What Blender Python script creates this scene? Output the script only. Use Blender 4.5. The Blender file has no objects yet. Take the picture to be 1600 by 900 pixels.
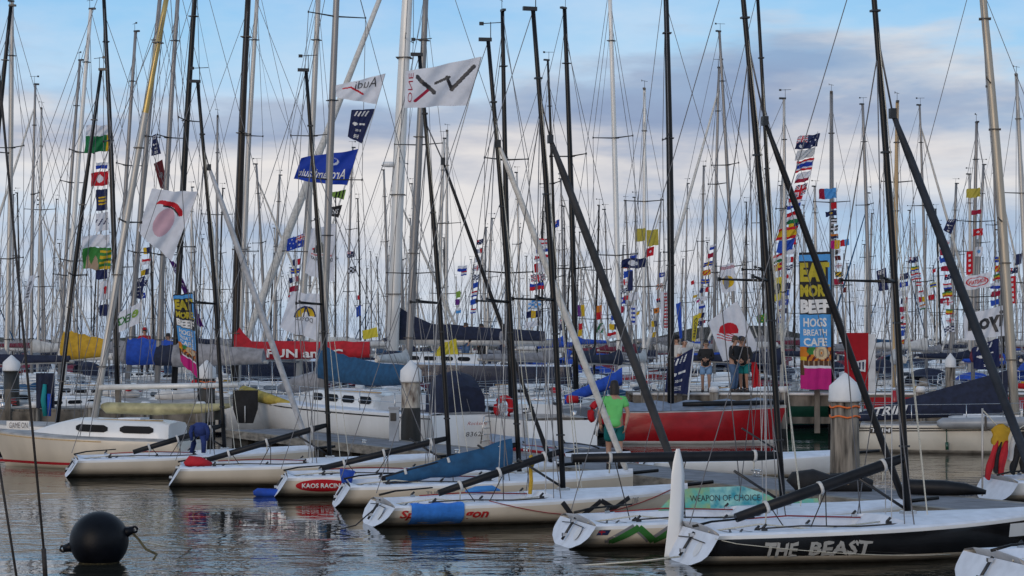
import bpy, bmesh, math, random
from mathutils import Vector, Matrix
random.seed(7)
R = math.radians
scene = bpy.context.scene
COL = scene.collection
# ------------------------------------------------------------------ camera
F, CX, HY, CZ = 3111.0, 800.0, 535.0, 3.2       # focal length in photo pixels, centre, horizon row, eye height
cam = bpy.data.cameras.new('camera'); camo = bpy.data.objects.new('camera', cam); COL.objects.link(camo)
cam.sensor_width = 36; cam.lens = 70; cam.shift_y = (HY-450)/1600.0
cam.clip_start = 0.5; cam.clip_end = 6000
camo.location = (0, 0, CZ); camo.rotation_euler = (R(90), 0, 0)
scene.camera = camo
# ------------------------------------------------------------------ world: evening sky with layered clouds
w = bpy.data.worlds.new("World"); scene.world = w; w.use_nodes = True
SUN_EL, SUN_AZ = 11.0, 205.0                    # low sun behind the camera; azimuth clockwise from +Y
nt = w.node_tree; N = nt.nodes; LK = nt.links; N.clear()
def wn(t, **k):
    n = N.new(t)
    for a, b in k.items(): setattr(n, a, b)
    return n
out = wn('ShaderNodeOutputWorld')
sky = wn('ShaderNodeTexSky', sky_type='NISHITA', sun_disc=False)
sky.sun_elevation = R(SUN_EL); sky.sun_rotation = R(SUN_AZ); sky.air_density = 1.0; sky.dust_density = 0.6; sky.ozone_density = 2.0
bg1 = wn('ShaderNodeBackground'); bg1.inputs[1].default_value = 0.15
LK.new(sky.outputs[0], bg1.inputs[0])
tc = wn('ShaderNodeTexCoord'); sep = wn('ShaderNodeSeparateXYZ'); LK.new(tc.outputs['Generated'], sep.inputs[0])
def wnoise(scale, sc, detail=6, rough=.55, off=(0, 0, 0), dist=0.0):
    mp = wn('ShaderNodeMapping'); mp.inputs['Scale'].default_value = sc; mp.inputs['Location'].default_value = off
    LK.new(tc.outputs['Generated'], mp.inputs[0])
    n = wn('ShaderNodeTexNoise'); n.inputs['Scale'].default_value = scale; n.inputs['Detail'].default_value = detail
    n.inputs['Roughness'].default_value = rough; n.inputs['Distortion'].default_value = dist
    LK.new(mp.outputs[0], n.inputs['Vector']); return n.outputs[0]
def wmath(op, a, b=None, c=None, clamp=False):
    n = wn('ShaderNodeMath', operation=op); n.use_clamp = clamp
    for i, v in enumerate((a, b, c)):
        if v is None: continue
        if isinstance(v, (int, float)): n.inputs[i].default_value = v
        else: LK.new(v, n.inputs[i])
    return n.outputs[0]
def wramp(fac, stops, interp='LINEAR'):
    n = wn('ShaderNodeValToRGB'); n.color_ramp.interpolation = interp
    el = n.color_ramp.elements
    while len(el) < len(stops): el.new(0.5)
    for e, (p, c) in zip(el, stops):
        e.position = p; e.color = (c, c, c, 1) if isinstance(c, (int, float)) else (*c, 1)
    LK.new(fac, n.inputs[0]); return n.outputs[0]
def wmix(f, a, b):
    n = wn('ShaderNodeMix', data_type='RGBA')
    for i, v in ((0, f), (6, a), (7, b)):
        if isinstance(v, (int, float)): n.inputs[i].default_value = v
        elif isinstance(v, tuple): n.inputs[i].default_value = (*v, 1)
        else: LK.new(v, n.inputs[i])
    return n.outputs[2]
z = sep.outputs[2]
warp = wnoise(5, (1, 1, 2.5), 4, .5, (3, 1, 0))
zz = wmath('ADD', z, wmath('MULTIPLY', wmath('SUBTRACT', warp, .5), .07))   # wavering elevation
zn = wmath('MULTIPLY', zz, 5.0, clamp=True)                                    # 0..0.2 of height -> 0..1
blue = wramp(zn, [(0, (.46, .60, .76)), (.35, (.36, .55, .78)), (.7, (.31, .57, .82)), (1, (.24, .48, .80))])
cover = wramp(zn, [(0, .60), (.18, .66), (.5, .62), (.60, .58), (.70, .46), (.86, .36), (1, .42)])
n1 = wnoise(3.8, (1, 1, 4.0), 7, .55, (1.3, .4, .2), .15)
mask = wramp(wmath('ADD', wmath('SUBTRACT', n1, .5), cover), [(.44, 0), (.56, .75), (.70, 1)], 'EASE')
n2 = wnoise(6.0, (1, 1, 4.6), 6, .55, (5.3, 2.4, 1.2), .1)
tone = wramp(n2, [(.36, (.22, .28, .44)), (.45, (.33, .37, .49)), (.53, (.58, .55, .57)), (.64, (.84, .76, .70))])
low = wramp(zn, [(0, .6), (.2, .40), (.5, .16), (.7, 0)])
tone2 = wmix(low, tone, (.42, .53, .70))
veil = wramp(wnoise(4.4, (1, 1, 3.0), 6, .6, (9, 4, 3)), [(.40, 0), (.66, .6)])
blue2 = wmix(veil, blue, (.66, .71, .80))
skycol = wmix(wramp(z, [(.185, 0), (.30, .62), (.5, .3)]), wmix(mask, blue2, tone2), (.78, .82, .90))  # bright overhead veil, out of view, added to lighten water and decks
bg2 = wn('ShaderNodeBackground'); LK.new(skycol, bg2.inputs[0]); bg2.inputs[1].default_value = 0.86
up = wramp(z, [(.0, .97), (.3, .95), (.5, .40), (.8, .25)])
mixs = wn('ShaderNodeMixShader'); LK.new(up, mixs.inputs[0]); LK.new(bg1.outputs[0], mixs.inputs[1]); LK.new(bg2.outputs[0], mixs.inputs[2])
LK.new(mixs.outputs[0], out.inputs[0])
# ------------------------------------------------------------------ sun (low, softened by cloud)
sl = bpy.data.lights.new('sun', 'SUN'); sl.energy = .85; sl.angle = R(40); sl.color = (1.0, .80, .60)
so = bpy.data.objects.new('sun', sl); COL.objects.link(so)
sdir = Vector((math.sin(R(SUN_AZ))*math.cos(R(SUN_EL)), math.cos(R(SUN_AZ))*math.cos(R(SUN_EL)), math.sin(R(SUN_EL))))
so.rotation_euler = sdir.to_track_quat('Z', 'Y').to_euler()
vs = scene.view_settings
vs.view_transform = 'Standard'; vs.look = 'None'; vs.gamma = 1; vs.exposure = 0.34; vs.use_curve_mapping = False
scene.cycles.max_bounces = 5; scene.cycles.diffuse_bounces = 2; scene.cycles.glossy_bounces = 3
scene.cycles.transparent_max_bounces = 4; scene.cycles.use_denoising = True

# ------------------------------------------------------------------ helpers
def P(px, py, Y): return Vector(((px-CX)/F*Y, Y, CZ-(py-HY)/F*Y))
def GX(px, Y): return (px-CX)/F*Y
MATS = {}
def mat(key, rgb, rough=.5, metal=0.0, var=.12, scale=3.0, stretch=(1, 1, 1), bump=0.0, bscale=40, coat=0.0, dirt=None, trans=0.0, spec=.5, thin=0.0):
    m = bpy.data.materials.new(key); m.use_nodes = True; MATS[key] = m
    n = m.node_tree.nodes; l = m.node_tree.links; b = n['Principled BSDF']
    b.inputs['Roughness'].default_value = rough; b.inputs['Metallic'].default_value = metal
    b.inputs['Coat Weight'].default_value = coat; b.inputs['Specular IOR Level'].default_value = spec
    if trans: b.inputs['Transmission Weight'].default_value = trans
    t = n.new('ShaderNodeTexCoord'); mp = n.new('ShaderNodeMapping'); mp.inputs['Scale'].default_value = stretch
    l.new(t.outputs['Object'], mp.inputs[0])
    nz = n.new('ShaderNodeTexNoise'); nz.inputs['Scale'].default_value = scale; nz.inputs['Detail'].default_value = 6
    l.new(mp.outputs[0], nz.inputs['Vector'])
    rp = n.new('ShaderNodeValToRGB'); e = rp.color_ramp.elements
    lo = tuple(max(0, c*(1-var*1.3)) for c in rgb) if dirt is None else dirt
    e[0].position = .3; e[0].color = (*lo, 1); e[1].position = .62; e[1].color = (*[min(1, c*(1+var*.5)) for c in rgb], 1)
    l.new(nz.outputs[0], rp.inputs[0]); l.new(rp.outputs[0], b.inputs['Base Color'])
    if thin:                                            # woven cloth that lets light through
        tr = n.new('ShaderNodeBsdfTranslucent'); l.new(rp.outputs[0], tr.inputs[0]); mx = n.new('ShaderNodeMixShader'); mx.inputs[0].default_value = thin
        o_ = n['Material Output']; l.new(b.outputs[0], mx.inputs[1]); l.new(tr.outputs[0], mx.inputs[2]); l.new(mx.outputs[0], o_.inputs['Surface'])
    if bump:
        n2 = n.new('ShaderNodeTexNoise'); n2.inputs['Scale'].default_value = bscale; n2.inputs['Detail'].default_value = 4
        l.new(mp.outputs[0], n2.inputs['Vector'])
        bp = n.new('ShaderNodeBump'); bp.inputs['Strength'].default_value = bump; bp.inputs['Distance'].default_value = .02
        l.new(n2.outputs[0], bp.inputs['Height']); l.new(bp.outputs[0], b.inputs['Normal'])
    return m
mat('gel', (.78, .78, .77), .28, var=.10, scale=1.2, stretch=(1, 1, .35), coat=.3)
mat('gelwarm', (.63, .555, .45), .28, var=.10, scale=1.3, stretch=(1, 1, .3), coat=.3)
mat('cream', (.62, .58, .50), .4, var=.12, scale=1.5)
mat('deck', (.73, .77, .84), .55, var=.10, scale=4, bump=.15, bscale=60)
mat('decktan', (.40, .38, .36), .7, var=.25, scale=3)
mat('deckgrey', (.25, .29, .36), .7, var=.2, scale=5)
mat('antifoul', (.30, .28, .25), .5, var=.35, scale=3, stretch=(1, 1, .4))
mat('hullblack', (.012, .012, .014), .18, var=.3, coat=.5)
mat('hullnavy', (.010, .016, .045), .25, var=.2, coat=.4)
mat('hullred', (.34, .008, .013), .25, var=.15, coat=.3)
mat('hullgreen', (.012, .07, .04), .3, var=.2, coat=.3)
mat('hullmaroon', (.20, .012, .03), .3, var=.2, coat=.3)
mat('hullgrey', (.30, .32, .35), .35, var=.15, coat=.2)
mat('carbon', (.006, .006, .007), .34, var=.5, scale=2, stretch=(8, 8, .4), spec=.28)
mat('boomblack', (.010, .010, .012), .5, var=.4, scale=4, spec=.3)
mat('browncarbon', (.022, .016, .012), .36, var=.3, spec=.3)
mat('alu', (.50, .475, .44), .38, .25, var=.14, scale=1.2, stretch=(6, 6, .3))
mat('alugrey', (.26, .25, .245), .38, .3, var=.18, scale=1.2, stretch=(6, 6, .3))
mat('aluwhite', (.78, .76, .72), .35, .1, var=.10, scale=1, stretch=(6, 6, .3))
mat('bronze', (.42, .37, .30), .38, .35, var=.15, stretch=(6, 6, .3))
mat('gold', (.50, .36, .13), .32, .5, var=.12)  # low evening sun on the upper mast, painted in as colour
mat('woodmast', (.50, .34, .17), .5, var=.2, stretch=(6, 6, .4))
mat('wire', (.14, .14, .15), .4, .4, var=.1)
mat('wirelight', (.40, .40, .40), .4, .3, var=.1)
mat('rope', (.60, .57, .48), .85, var=.2, scale=60)
mat('ropedark', (.035, .03, .028), .8, var=.3, scale=50)
mat('ropeyellow', (.55, .34, .03), .85, var=.2, scale=40)
mat('ropered', (.30, .03, .03), .8, var=.2, scale=40)
mat('glass', (.008, .010, .014), .5, var=.2, spec=.12)
mat('fitting', (.02, .02, .022), .4, var=.2)
mat('steel', (.6, .6, .6), .25, .9, var=.1)
mat('canvasnavy', (.012, .018, .045), .85, var=.3, scale=6, bump=.3, bscale=14)
mat('canvasblue', (.012, .075, .17), .85, var=.25, scale=5, bump=.3, bscale=12)
mat('canvasbright', (.012, .07, .42), .8, var=.25, scale=5, bump=.3, bscale=12)
mat('canvasred', (.46, .012, .022), .8, var=.2, scale=5, bump=.3, bscale=12)
mat('denimblue', (.015, .035, .16), .85, var=.25, scale=8, bump=.4, bscale=16)
mat('towelblue', (.035, .20, .66), .95, var=.12, scale=9, bump=.5, bscale=30)
mat('canvasgrey', (.27, .27, .29), .85, var=.25, scale=5, bump=.4, bscale=12)
mat('canvasyellow', (.50, .29, .015), .8, var=.2, scale=5, bump=.3, bscale=12)
mat('canvaswhite', (.62, .60, .57), .8, var=.15, scale=5, bump=.4, bscale=12)
mat('canvasblack', (.012, .012, .014), .8, var=.3, scale=6, bump=.5, bscale=10)
mat('canvasmaroon', (.16, .02, .04), .85, var=.2, scale=5)
mat('sailgold', (.42, .38, .20), .45, var=.3, scale=4, bump=.4, bscale=9)
mat('sailyellow', (.45, .34, .06), .7, var=.25, scale=4, bump=.5, bscale=9)
mat('jibgrey', (.045, .046, .050), .65, var=.35, scale=3, spec=.3, bump=.3, bscale=12)
mat('jibslate', (.028, .035, .048), .65, var=.35, scale=3, spec=.3, bump=.3, bscale=12)
mat('jibwhite', (.62, .60, .56), .7, var=.18, scale=8, bump=.5, bscale=20)
mat('jibsilver', (.45, .46, .48), .5, var=.2, scale=8, bump=.4, bscale=20)
mat('dockdeck', (.20, .20, .215), .8, var=.28, scale=2.2, stretch=(1, 1, 1), bump=.4, bscale=50)
mat('dockedge', (.26, .23, .19), .85, var=.5, scale=2.5, stretch=(1, 1, 3), bump=.6, bscale=16)
mat('timber', (.17, .15, .125), .9, var=.5, scale=3, stretch=(1, 1, .5), bump=.7, bscale=12)
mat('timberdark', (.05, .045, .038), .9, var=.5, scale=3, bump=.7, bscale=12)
mat('pile', (.23, .20, .165), .9, var=.75, scale=3.2, stretch=(3, 3, .35), bump=1.0, bscale=9)
mat('pilewet', (.02, .02, .018), .5, var=.5, scale=4, stretch=(2, 2, .5), bump=.6)
mat('pileguano', (.42, .38, .32), .9, var=.5, scale=5, stretch=(2, 2, .6), bump=.8, bscale=14, dirt=(.09, .06, .045))
mat('pilecap', (.72, .72, .72), .5, var=.12, scale=2)
mat('orange', (.75, .16, .03), .6, var=.1)
mat('paintwhite', (.70, .70, .70), .6, var=.2, scale=2)
mat('rubber', (.005, .006, .009), .42, var=.35, scale=5, bump=.1, bscale=30, spec=.16)
mat('weed', (.10, .085, .04), .9, var=.4, scale=20, bump=1)
mat('pedestal', (.33, .36, .40), .5, var=.12)
mat('shore', (.05, .06, .06), .95, var=.5, scale=.05)
# cloth and print colours
for k, c in dict(white=(.82, .82, .86), offwhite=(.66, .66, .66), navy=(.016, .025, .095), blue=(.012, .055, .42), royal=(.02, .09, .50), sky=(.10, .38, .78), red=(.62, .012, .025),
                 crimson=(.40, .012, .05), darkred=(.13, .015, .02), green=(.012, .18, .06), teal=(.0, .20, .18), turquoise=(.02, .38, .40), lime=(.30, .48, .08), yellow=(.68, .56, .05),
                 gold2=(.75, .48, .02), orange2=(.72, .22, .02), pink=(.72, .44, .50), magenta=(.62, .015, .22), purple=(.15, .03, .24), black=(.012, .012, .014), grey=(.28, .28, .30),
                 brown=(.12, .05, .025), creamy=(.78, .60, .36), tan=(.42, .30, .20), letterwhite=(.72, .72, .72), letterdark=(.025, .025, .03), palegold=(.55, .45, .07), printgreen=(.05, .24, .05),
                 aqua=(.10, .42, .36), letterred=(.42, .012, .012), silverpaint=(.56, .55, .52)).items():
    mat(k, c, .75 if 'letter' not in k else .5, var=.08, scale=4, thin=.35 if 'letter' not in k and k != 'black' else 0)
mat('skin', (.46, .26, .18), .55, var=.06); mat('hairdark', (.02, .013, .010), .6, var=.3, scale=40); mat('hairbrown', (.07, .04, .022), .6, var=.3, scale=40)
mat('artwork', (.10, .42, .36), .5, var=.2, scale=5, dirt=(.36, .47, .16)); mat('artworkpale', (.30, .58, .52), .5, var=.2, scale=7, dirt=(.03, .30, .38))
mat('tshirt', (.16, .62, .17), .85, var=.1, bump=.3, bscale=12); mat('shortsgreen', (.0, .13, .13), .85, var=.15, bump=.3)
mat('jacket', (.012, .012, .014), .8, var=.3, bump=.3); mat('shortsblue', (.22, .36, .55), .85, var=.1); mat('jeans', (.07, .13, .24), .85, var=.3, scale=8); mat('shoe', (.03, .025, .025), .6)
MT = MATS

class MB:
    """collects faces of several materials; build() links them as one mesh object"""
    def __init__(s): s.v = []; s.f = []; s.m = []; s.sm = []; s.keys = []
    def k(s, key):
        if key not in s.keys: s.keys.append(key)
        return s.keys.index(key)
    def face(s, idx, key, smooth=False): s.f.append(tuple(idx)); s.m.append(s.k(key)); s.sm.append(smooth)
    def add(s, pts): i = len(s.v); s.v.extend([tuple(p) for p in pts]); return i
    def box(s, c, d, key, M=None, taper=1.0):
        pts = []
        for sz in (-1, 1):
            for sx, sy in ((-1, -1), (1, -1), (1, 1), (-1, 1)):
                k = taper if sz > 0 else 1
                p = Vector((sx*d[0]/2*k, sy*d[1]/2*k, sz*d[2]/2))
                if M is not None: p = M @ p
                pts.append(p+Vector(c))
        i = s.add(pts)
        for q in ((3, 2, 1, 0), (4, 5, 6, 7), (0, 1, 5, 4), (1, 2, 6, 5), (2, 3, 7, 6), (3, 0, 4, 7)): s.face([i+a for a in q], key)
        return s
    def tube(s, pts, rads, key, n=8, caps=True, flat=None, keyfn=None):
        pts = [Vector(p) for p in pts]
        if isinstance(rads, (int, float)): rads = [rads]*len(pts)
        rings = []
        for j, p in enumerate(pts):
            d = (pts[min(j+1, len(pts)-1)]-pts[max(j-1, 0)]).normalized()
            ref = Vector((0, 0, 1)) if abs(d.z) < .95 else Vector((1, 0, 0))
            a = d.cross(ref).normalized(); b = a.cross(d).normalized()
            fl = flat or (1, 1)
            rings.append(s.add([p+(a*math.cos(2*math.pi*q/n)*fl[0]+b*math.sin(2*math.pi*q/n)*fl[1])*rads[j] for q in range(n)]))
        for j in range(len(pts)-1):
            for q in range(n):
                a, b = rings[j], rings[j+1]; q2 = (q+1) % n
                s.face((a+q, b+q, b+q2, a+q2), keyfn(j, q) if keyfn else key, n > 4)
        if caps:
            s.face([rings[0]+q for q in range(n)], key); s.face([rings[-1]+q for q in reversed(range(n))], key)
        return s
    def lathe(s, prof, c, key, n=20, keyfn=None):
        rings = [s.add([(c[0]+r*math.cos(2*math.pi*q/n), c[1]+r*math.sin(2*math.pi*q/n), c[2]+z) for q in range(n)]) for r, z in prof]
        for j in range(len(prof)-1):
            for q in range(n):
                q2 = (q+1) % n
                s.face((rings[j]+q, rings[j]+q2, rings[j+1]+q2, rings[j+1]+q), keyfn(j) if keyfn else key, True)
        s.face([rings[0]+q for q in reversed(range(n))], keyfn(0) if keyfn else key); s.face([rings[-1]+q for q in range(n)], keyfn(len(prof)-2) if keyfn else key)
        return s
    def grid(s, rows, keyfn, smooth=True):
        """rows: list of equal lists of points"""
        i = s.add([p for r in rows for p in r]); n = len(rows[0])
        for a in range(len(rows)-1):
            for b in range(n-1):
                s.face((i+a*n+b, i+a*n+b+1, i+(a+1)*n+b+1, i+(a+1)*n+b), keyfn(a, b) if callable(keyfn) else keyfn, smooth)
        return i
    def build(s, name, parent=None, loc=None):
        me = bpy.data.meshes.new(name); me.from_pydata(s.v, [], s.f)
        for key in s.keys: me.materials.append(MATS[key])
        me.polygons.foreach_set('material_index', s.m); me.polygons.foreach_set('use_smooth', s.sm)
        me.update()
        o = bpy.data.objects.new(name, me); COL.objects.link(o)
        if parent: o.parent = parent
        if loc: o.location = loc
        return o
def tag(o, label, cat, group=None, kind=None):
    if kind: o['kind'] = kind
    if label: o['label'] = label
    if cat: o['category'] = cat
    if group: o['group'] = group
    return o
def empty(name, loc, deg=0.0, label=None, cat=None, group=None):
    o = bpy.data.objects.new(name, None); COL.objects.link(o); o.location = loc; o.rotation_euler = (0, 0, R(deg)); o.empty_display_size = .3
    o['_deg'] = deg
    return tag(o, label, cat, group)
def loc_of(o, p):
    """a world point in the frame of the empty o"""
    d = Vector(p)-o.location; a = -R(o['_deg']); c, s = math.cos(a), math.sin(a)
    return Vector((d.x*c-d.y*s, d.x*s+d.y*c, d.z))
def world_of(o, p):
    a = R(o['_deg']); c, s = math.cos(a), math.sin(a); p = Vector(p)
    return Vector((p.x*c-p.y*s, p.x*s+p.y*c, p.z))+o.location
def lerp(a, b, t): return a+(b-a)*t
def kids(o): return [c for c in bpy.data.objects if c.parent == o]
_txt = {}
def text2d(s, bold=.0, shear=0.0):
    """letters as a flat mesh in a unit box: points, faces, width/height"""
    k = (s, bold, shear)
    if k in _txt: return _txt[k]
    cu = bpy.data.curves.new('t', 'FONT'); cu.body = s; cu.resolution_u = 2; cu.offset = bold; cu.shear = shear; cu.fill_mode = 'FRONT'
    ob = bpy.data.objects.new('t', cu); COL.objects.link(ob)
    dg = bpy.context.evaluated_depsgraph_get(); me = bpy.data.meshes.new_from_object(ob.evaluated_get(dg))
    bm = bmesh.new(); bm.from_mesh(me); bmesh.ops.triangulate(bm, faces=bm.faces[:]); xs = [v.co.x for v in bm.verts]; ys = [v.co.y for v in bm.verts]
    for ax, lo, hi, n in ((1, min(ys), max(ys), 7), (0, min(xs), max(xs), max(4, 2*len(s)))):
        for q in range(1, n):
            co = [0, 0, 0]; no = [0, 0, 0]; co[ax] = lo+(hi-lo)*q/n; no[ax] = 1
            bmesh.ops.bisect_plane(bm, geom=bm.verts[:]+bm.edges[:]+bm.faces[:], plane_co=co, plane_no=no)
    bm.to_mesh(me); bm.free()
    vs_ = [v.co.copy() for v in me.vertices]; fs = [tuple(p.vertices) for p in me.polygons]
    bpy.data.objects.remove(ob); bpy.data.meshes.remove(me)
    x0 = min(v.x for v in vs_); x1 = max(v.x for v in vs_); y0 = min(v.y for v in vs_); y1 = max(v.y for v in vs_)
    r = ([((v.x-x0)/(x1-x0), (v.y-y0)/(y1-y0)) for v in vs_], fs, (x1-x0)/(y1-y0)); _txt[k] = r
    return r
def letters(mb, key, s, fn, bold=.0, shear=0.0, mirror=False, flip=False, jitter=0.0):
    """fn(u, v) -> point, u right and v up, 0..1"""
    pts, fs, _ = text2d(s, bold, shear)
    rj = random.Random(len(s))
    i = mb.add([fn(1-u if mirror else u, v+(rj.uniform(-jitter, jitter) if jitter else 0)) for u, v in pts])
    for f in fs: mb.face([i+a for a in (reversed(f) if flip else f)], key)

# ------------------------------------------------------------------ water, shore
def water():
    m = bpy.data.materials.new('water'); m.use_nodes = True; n = m.node_tree.nodes; l = m.node_tree.links; b = n['Principled BSDF']
    b.inputs['Base Color'].default_value = (.026, .025, .019, 1); b.inputs['Roughness'].default_value = .015; b.inputs['IOR'].default_value = 1.33
    t = n.new('ShaderNodeTexCoord')
    def noise(sc, scale, det):
        mp = n.new('ShaderNodeMapping'); mp.inputs['Scale'].default_value = sc; l.new(t.outputs['Object'], mp.inputs[0])
        q = n.new('ShaderNodeTexNoise'); q.inputs['Scale'].default_value = scale; q.inputs['Detail'].default_value = det; q.inputs['Roughness'].default_value = .5
        l.new(mp.outputs[0], q.inputs['Vector']); return q.outputs[0]
    def mth(op, a, c):
        q = n.new('ShaderNodeMath'); q.operation = op
        for i, v in enumerate((a, c)):
            if isinstance(v, (int, float)): q.inputs[i].default_value = v
            else: l.new(v, q.inputs[i])
        return q.outputs[0]
    big = noise((.6, 1.0, 1), 1.6, 1); sm = noise((.8, 1.1, 1), 4.2, 2); patch = noise((.10, .16, 1), 1.0, 3)
    rp = n.new('ShaderNodeValToRGB'); rp.color_ramp.elements[0].position = .40; rp.color_ramp.elements[0].color = (.16, .16, .16, 1)
    rp.color_ramp.elements[1].position = .56; rp.color_ramp.elements[1].color = (1, 1, 1, 1); l.new(patch, rp.inputs[0])
    h = mth('ADD', mth('MULTIPLY', big, 1.2), mth('MULTIPLY', sm, .6))
    sp = n.new('ShaderNodeSeparateXYZ'); l.new(t.outputs['Object'], sp.inputs[0])             # calmer in the lee of the moored boats
    mr = n.new('ShaderNodeMapRange'); mr.inputs[1].default_value = 30; mr.inputs[2].default_value = 37; mr.inputs[3].default_value = 1.0; mr.inputs[4].default_value = .38; l.new(sp.outputs[1], mr.inputs[0])
    h = mth('MULTIPLY', mth('MULTIPLY', h, rp.outputs[0]), mr.outputs[0])
    bp = n.new('ShaderNodeBump'); bp.inputs['Strength'].default_value = 1.0; bp.inputs['Distance'].default_value = .042
    l.new(h, bp.inputs['Height']); l.new(bp.outputs[0], b.inputs['Normal'])
    MATS['water'] = m
    mb = MB(); i = mb.add([(-1500, -60, 0), (1500, -60, 0), (1500, 2600, 0), (-1500, 2600, 0)]); mb.face((i, i+1, i+2, i+3), 'water')
    tag(mb.build('water'), None, None, kind='structure')
water()
def shore():
    mb = MB(); rows = []
    xs = [-320+i*8 for i in range(81)]
    hs = [3.0+2.2*math.sin(i*.31)+1.6*math.sin(i*.83+1)+random.uniform(-.6, .9) for i in range(81)]
    rows.append([(x, 440, -.5) for x in xs]); rows.append([(x, 441, max(1.4, h)) for x, h in zip(xs, hs)]); rows.append([(x, 475, max(1.2, h*.8)) for x, h in zip(xs, hs)]); rows.append([(x, 480, -.5) for x in xs])
    mb.grid(rows, 'shore', False); tag(mb.build('shoreline'), None, None, kind='structure')
shore()

# ------------------------------------------------------------------ hulls
class Hull:
    def __init__(s, L, B, fs, fb, stern=.86, full=2.3, chine=False, overhang=.0, rake=0.0):
        s.L, s.B, s.fs, s.fb, s.stern, s.full, s.over, s.rake = L, B, fs, fb, stern, full, overhang, rake; s.chine = chine
    def b(s, t):
        m = .42
        if t < m: return s.B/2*(s.stern+(1-s.stern)*math.sin(math.pi/2*t/m))
        return max(.02, s.B/2*(1-((t-m)/(1-m))**s.full))
    def zs(s, t): return s.fs+(s.fb-s.fs)*max(0, t)**1.6
    def prof(s, t):
        """half section from the sheer down: (y, z)"""
        b, zs = s.b(t), s.zs(t); zb = -.05-.22*math.sin(math.pi*min(1, t*.9+.1))+(.10*(1-t/.15) if t < .15 else 0)
        v = max(0, (t-.55)/.45)                     # finer sections forward
        if s.chine:
            a_ = max(0, 1-t/.7); q = .055*a_
            return [(b, zs), (b*1.004, zs-.05), (b*lerp(.985, .90, v), zs*.58), (b*lerp(.94, .72, v), .125+q), (b*lerp(.80, .50, v), .045+q), (b*lerp(.48, .25, v), -.03+q*.8), (0, -.10+q)]
        return [(b, zs), (b*1.005, zs-.055), (b*lerp(.985, .86, v), zs*.55), (b*lerp(.95, .62, v), .10), (b*lerp(.85, .42, v), .0), (b*lerp(.5, .2, v), zb*.6), (0, zb)]
    def x(s, t, z): return s.L*t-(s.rake*(1-z/s.fb)*max(0, (t-.6)/.4) if t > .6 else 0)+(s.over*(z/s.fs) *(1-t/.2)*-1 if t < .2 else 0)
    def side(s, x, z):
        t = min(1, max(0, x/s.L))
        for _ in range(4): t = min(1, max(0, t+(x-s.x(t, z))/s.L))
        p = s.prof(t)
        for (y0, z0), (y1, z1) in zip(p, p[1:]):
            if z <= z0 and z >= z1: return lerp(y0, y1, (z0-z)/max(1e-6, z0-z1))
        return p[0][0]
    def hull(s, parent, top, sheer, boot, bottom, transom=None, n=22, name='hull'):
        mb = MB(); rows = []
        for i in range(n+1):
            t = i/n; p = s.prof(t)
            rows.append([(s.x(t, z), y, z) for y, z in p]+[(s.x(t, z), -y, z) for y, z in reversed(p[:-1])])
        cols = [sheer, top, top, boot, bottom, bottom]; cols = cols+cols[::-1]
        mb.grid(rows, lambda a, b: cols[b], True)
        k = len(rows[0]); 
        mb.face([j for j in range(k)], transom or top)
        return mb.build(name, parent)
    def deck(s, parent, key, cockpit=(0, .55), depth=.12, n=28, camber=.08, key2=None):
        mb = MB(); rows = []
        ts = sorted([i/n for i in range(n+1)]+[cockpit[0]+.001, cockpit[1]+.004])
        for t in ts:
            b, z = s.b(t), s.zs(t); c = cockpit[0] <= t <= cockpit[1]
            pr = [(1, 0), (.965, .03), (.70, .035), (.655, -depth), (0, -depth)] if c else [(1, 0), (.965, .03), (.70, .03+camber*.5), (.655, .032+camber*.55), (0, .03+camber)]
            rows.append([(s.x(t, z), y*b, z+dz) for y, dz in pr]+[(s.x(t, z), -y*b, z+dz) for y, dz in reversed(pr[:-1])])
        mb.grid(rows, lambda a, b: (key2 or key) if b in (3, 4) else key, False)
        return mb.build('deck', parent)
def mastmesh(parent, base, top, r0, r1, key, vane=True, spread=(), span=.8, sweep=.25, topkey=None, gold=None):
    """mast as part, with spreaders and a wind vane as sub-parts; local coordinates, x forward"""
    base, top = Vector(base), Vector(top); mb = MB()
    ks = [i/10 for i in range(11)]
    bend = lambda t: Vector((-.05*math.sin(math.pi*t)*(top-base).length/10, 0, 0))
    mb.tube([base.lerp(top, t)-bend(t) for t in ks], [lerp(r0, r1, max(0, (t-.5)*2)) for t in ks], key, 10, flat=(.94, 1.0),
            keyfn=(lambda j, q: gold if (gold and j >= 7) else key))  # upper stretch coloured as if caught by the sun
    d = (top-base).normalized()
    mb.box(top+Vector((-.06, 0, .03)), (.26, r1*1.6, .07), 'fitting')
    for tt in (.12, .33, .62, .86): mb.box(base.lerp(top, tt)-bend(tt)+Vector((0, 0, 0)), (r0*2.5, r0*2.4, .03), 'fitting')
    m = mb.build('mast', parent)
    if vane:
        v = MB(); a = top+Vector((.05, 0, .06)); v.tube([a, a+Vector((0, 0, .32))], .009, 'fitting', 5)
        v.tube([a+Vector((-.16, .1, .3)), a+Vector((.2, -.1, .3))], .009, 'fitting', 5); v.box(a+Vector((-.17, .1, .3)), (.09, .02, .07), 'fitting')
        v.build('wind_vane', m)
    tips = []
    for t in spread:
        c = base.lerp(top, t)-bend(t); 
        for sd in (1, -1):
            e = c+Vector((-sweep, sd*span*(1-.25*t), .04)); s_ = MB(); s_.tube([c, e], [.028, .018], 'carbon' if key in ('carbon', 'browncarbon') else 'fitting', 6)
            s_.box(e, (.05, .03, .07), 'fitting'); s_.build('spreader', m); tips.append(e)
    return m, tips
def wires(parent, segs, r, key='wire', name='shroud'):
    mb = MB()
    for a, b in segs: mb.tube([a, b] if not isinstance(a, list) else a, r, key, 5, caps=False)
    return mb.build(name, parent)

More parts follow.
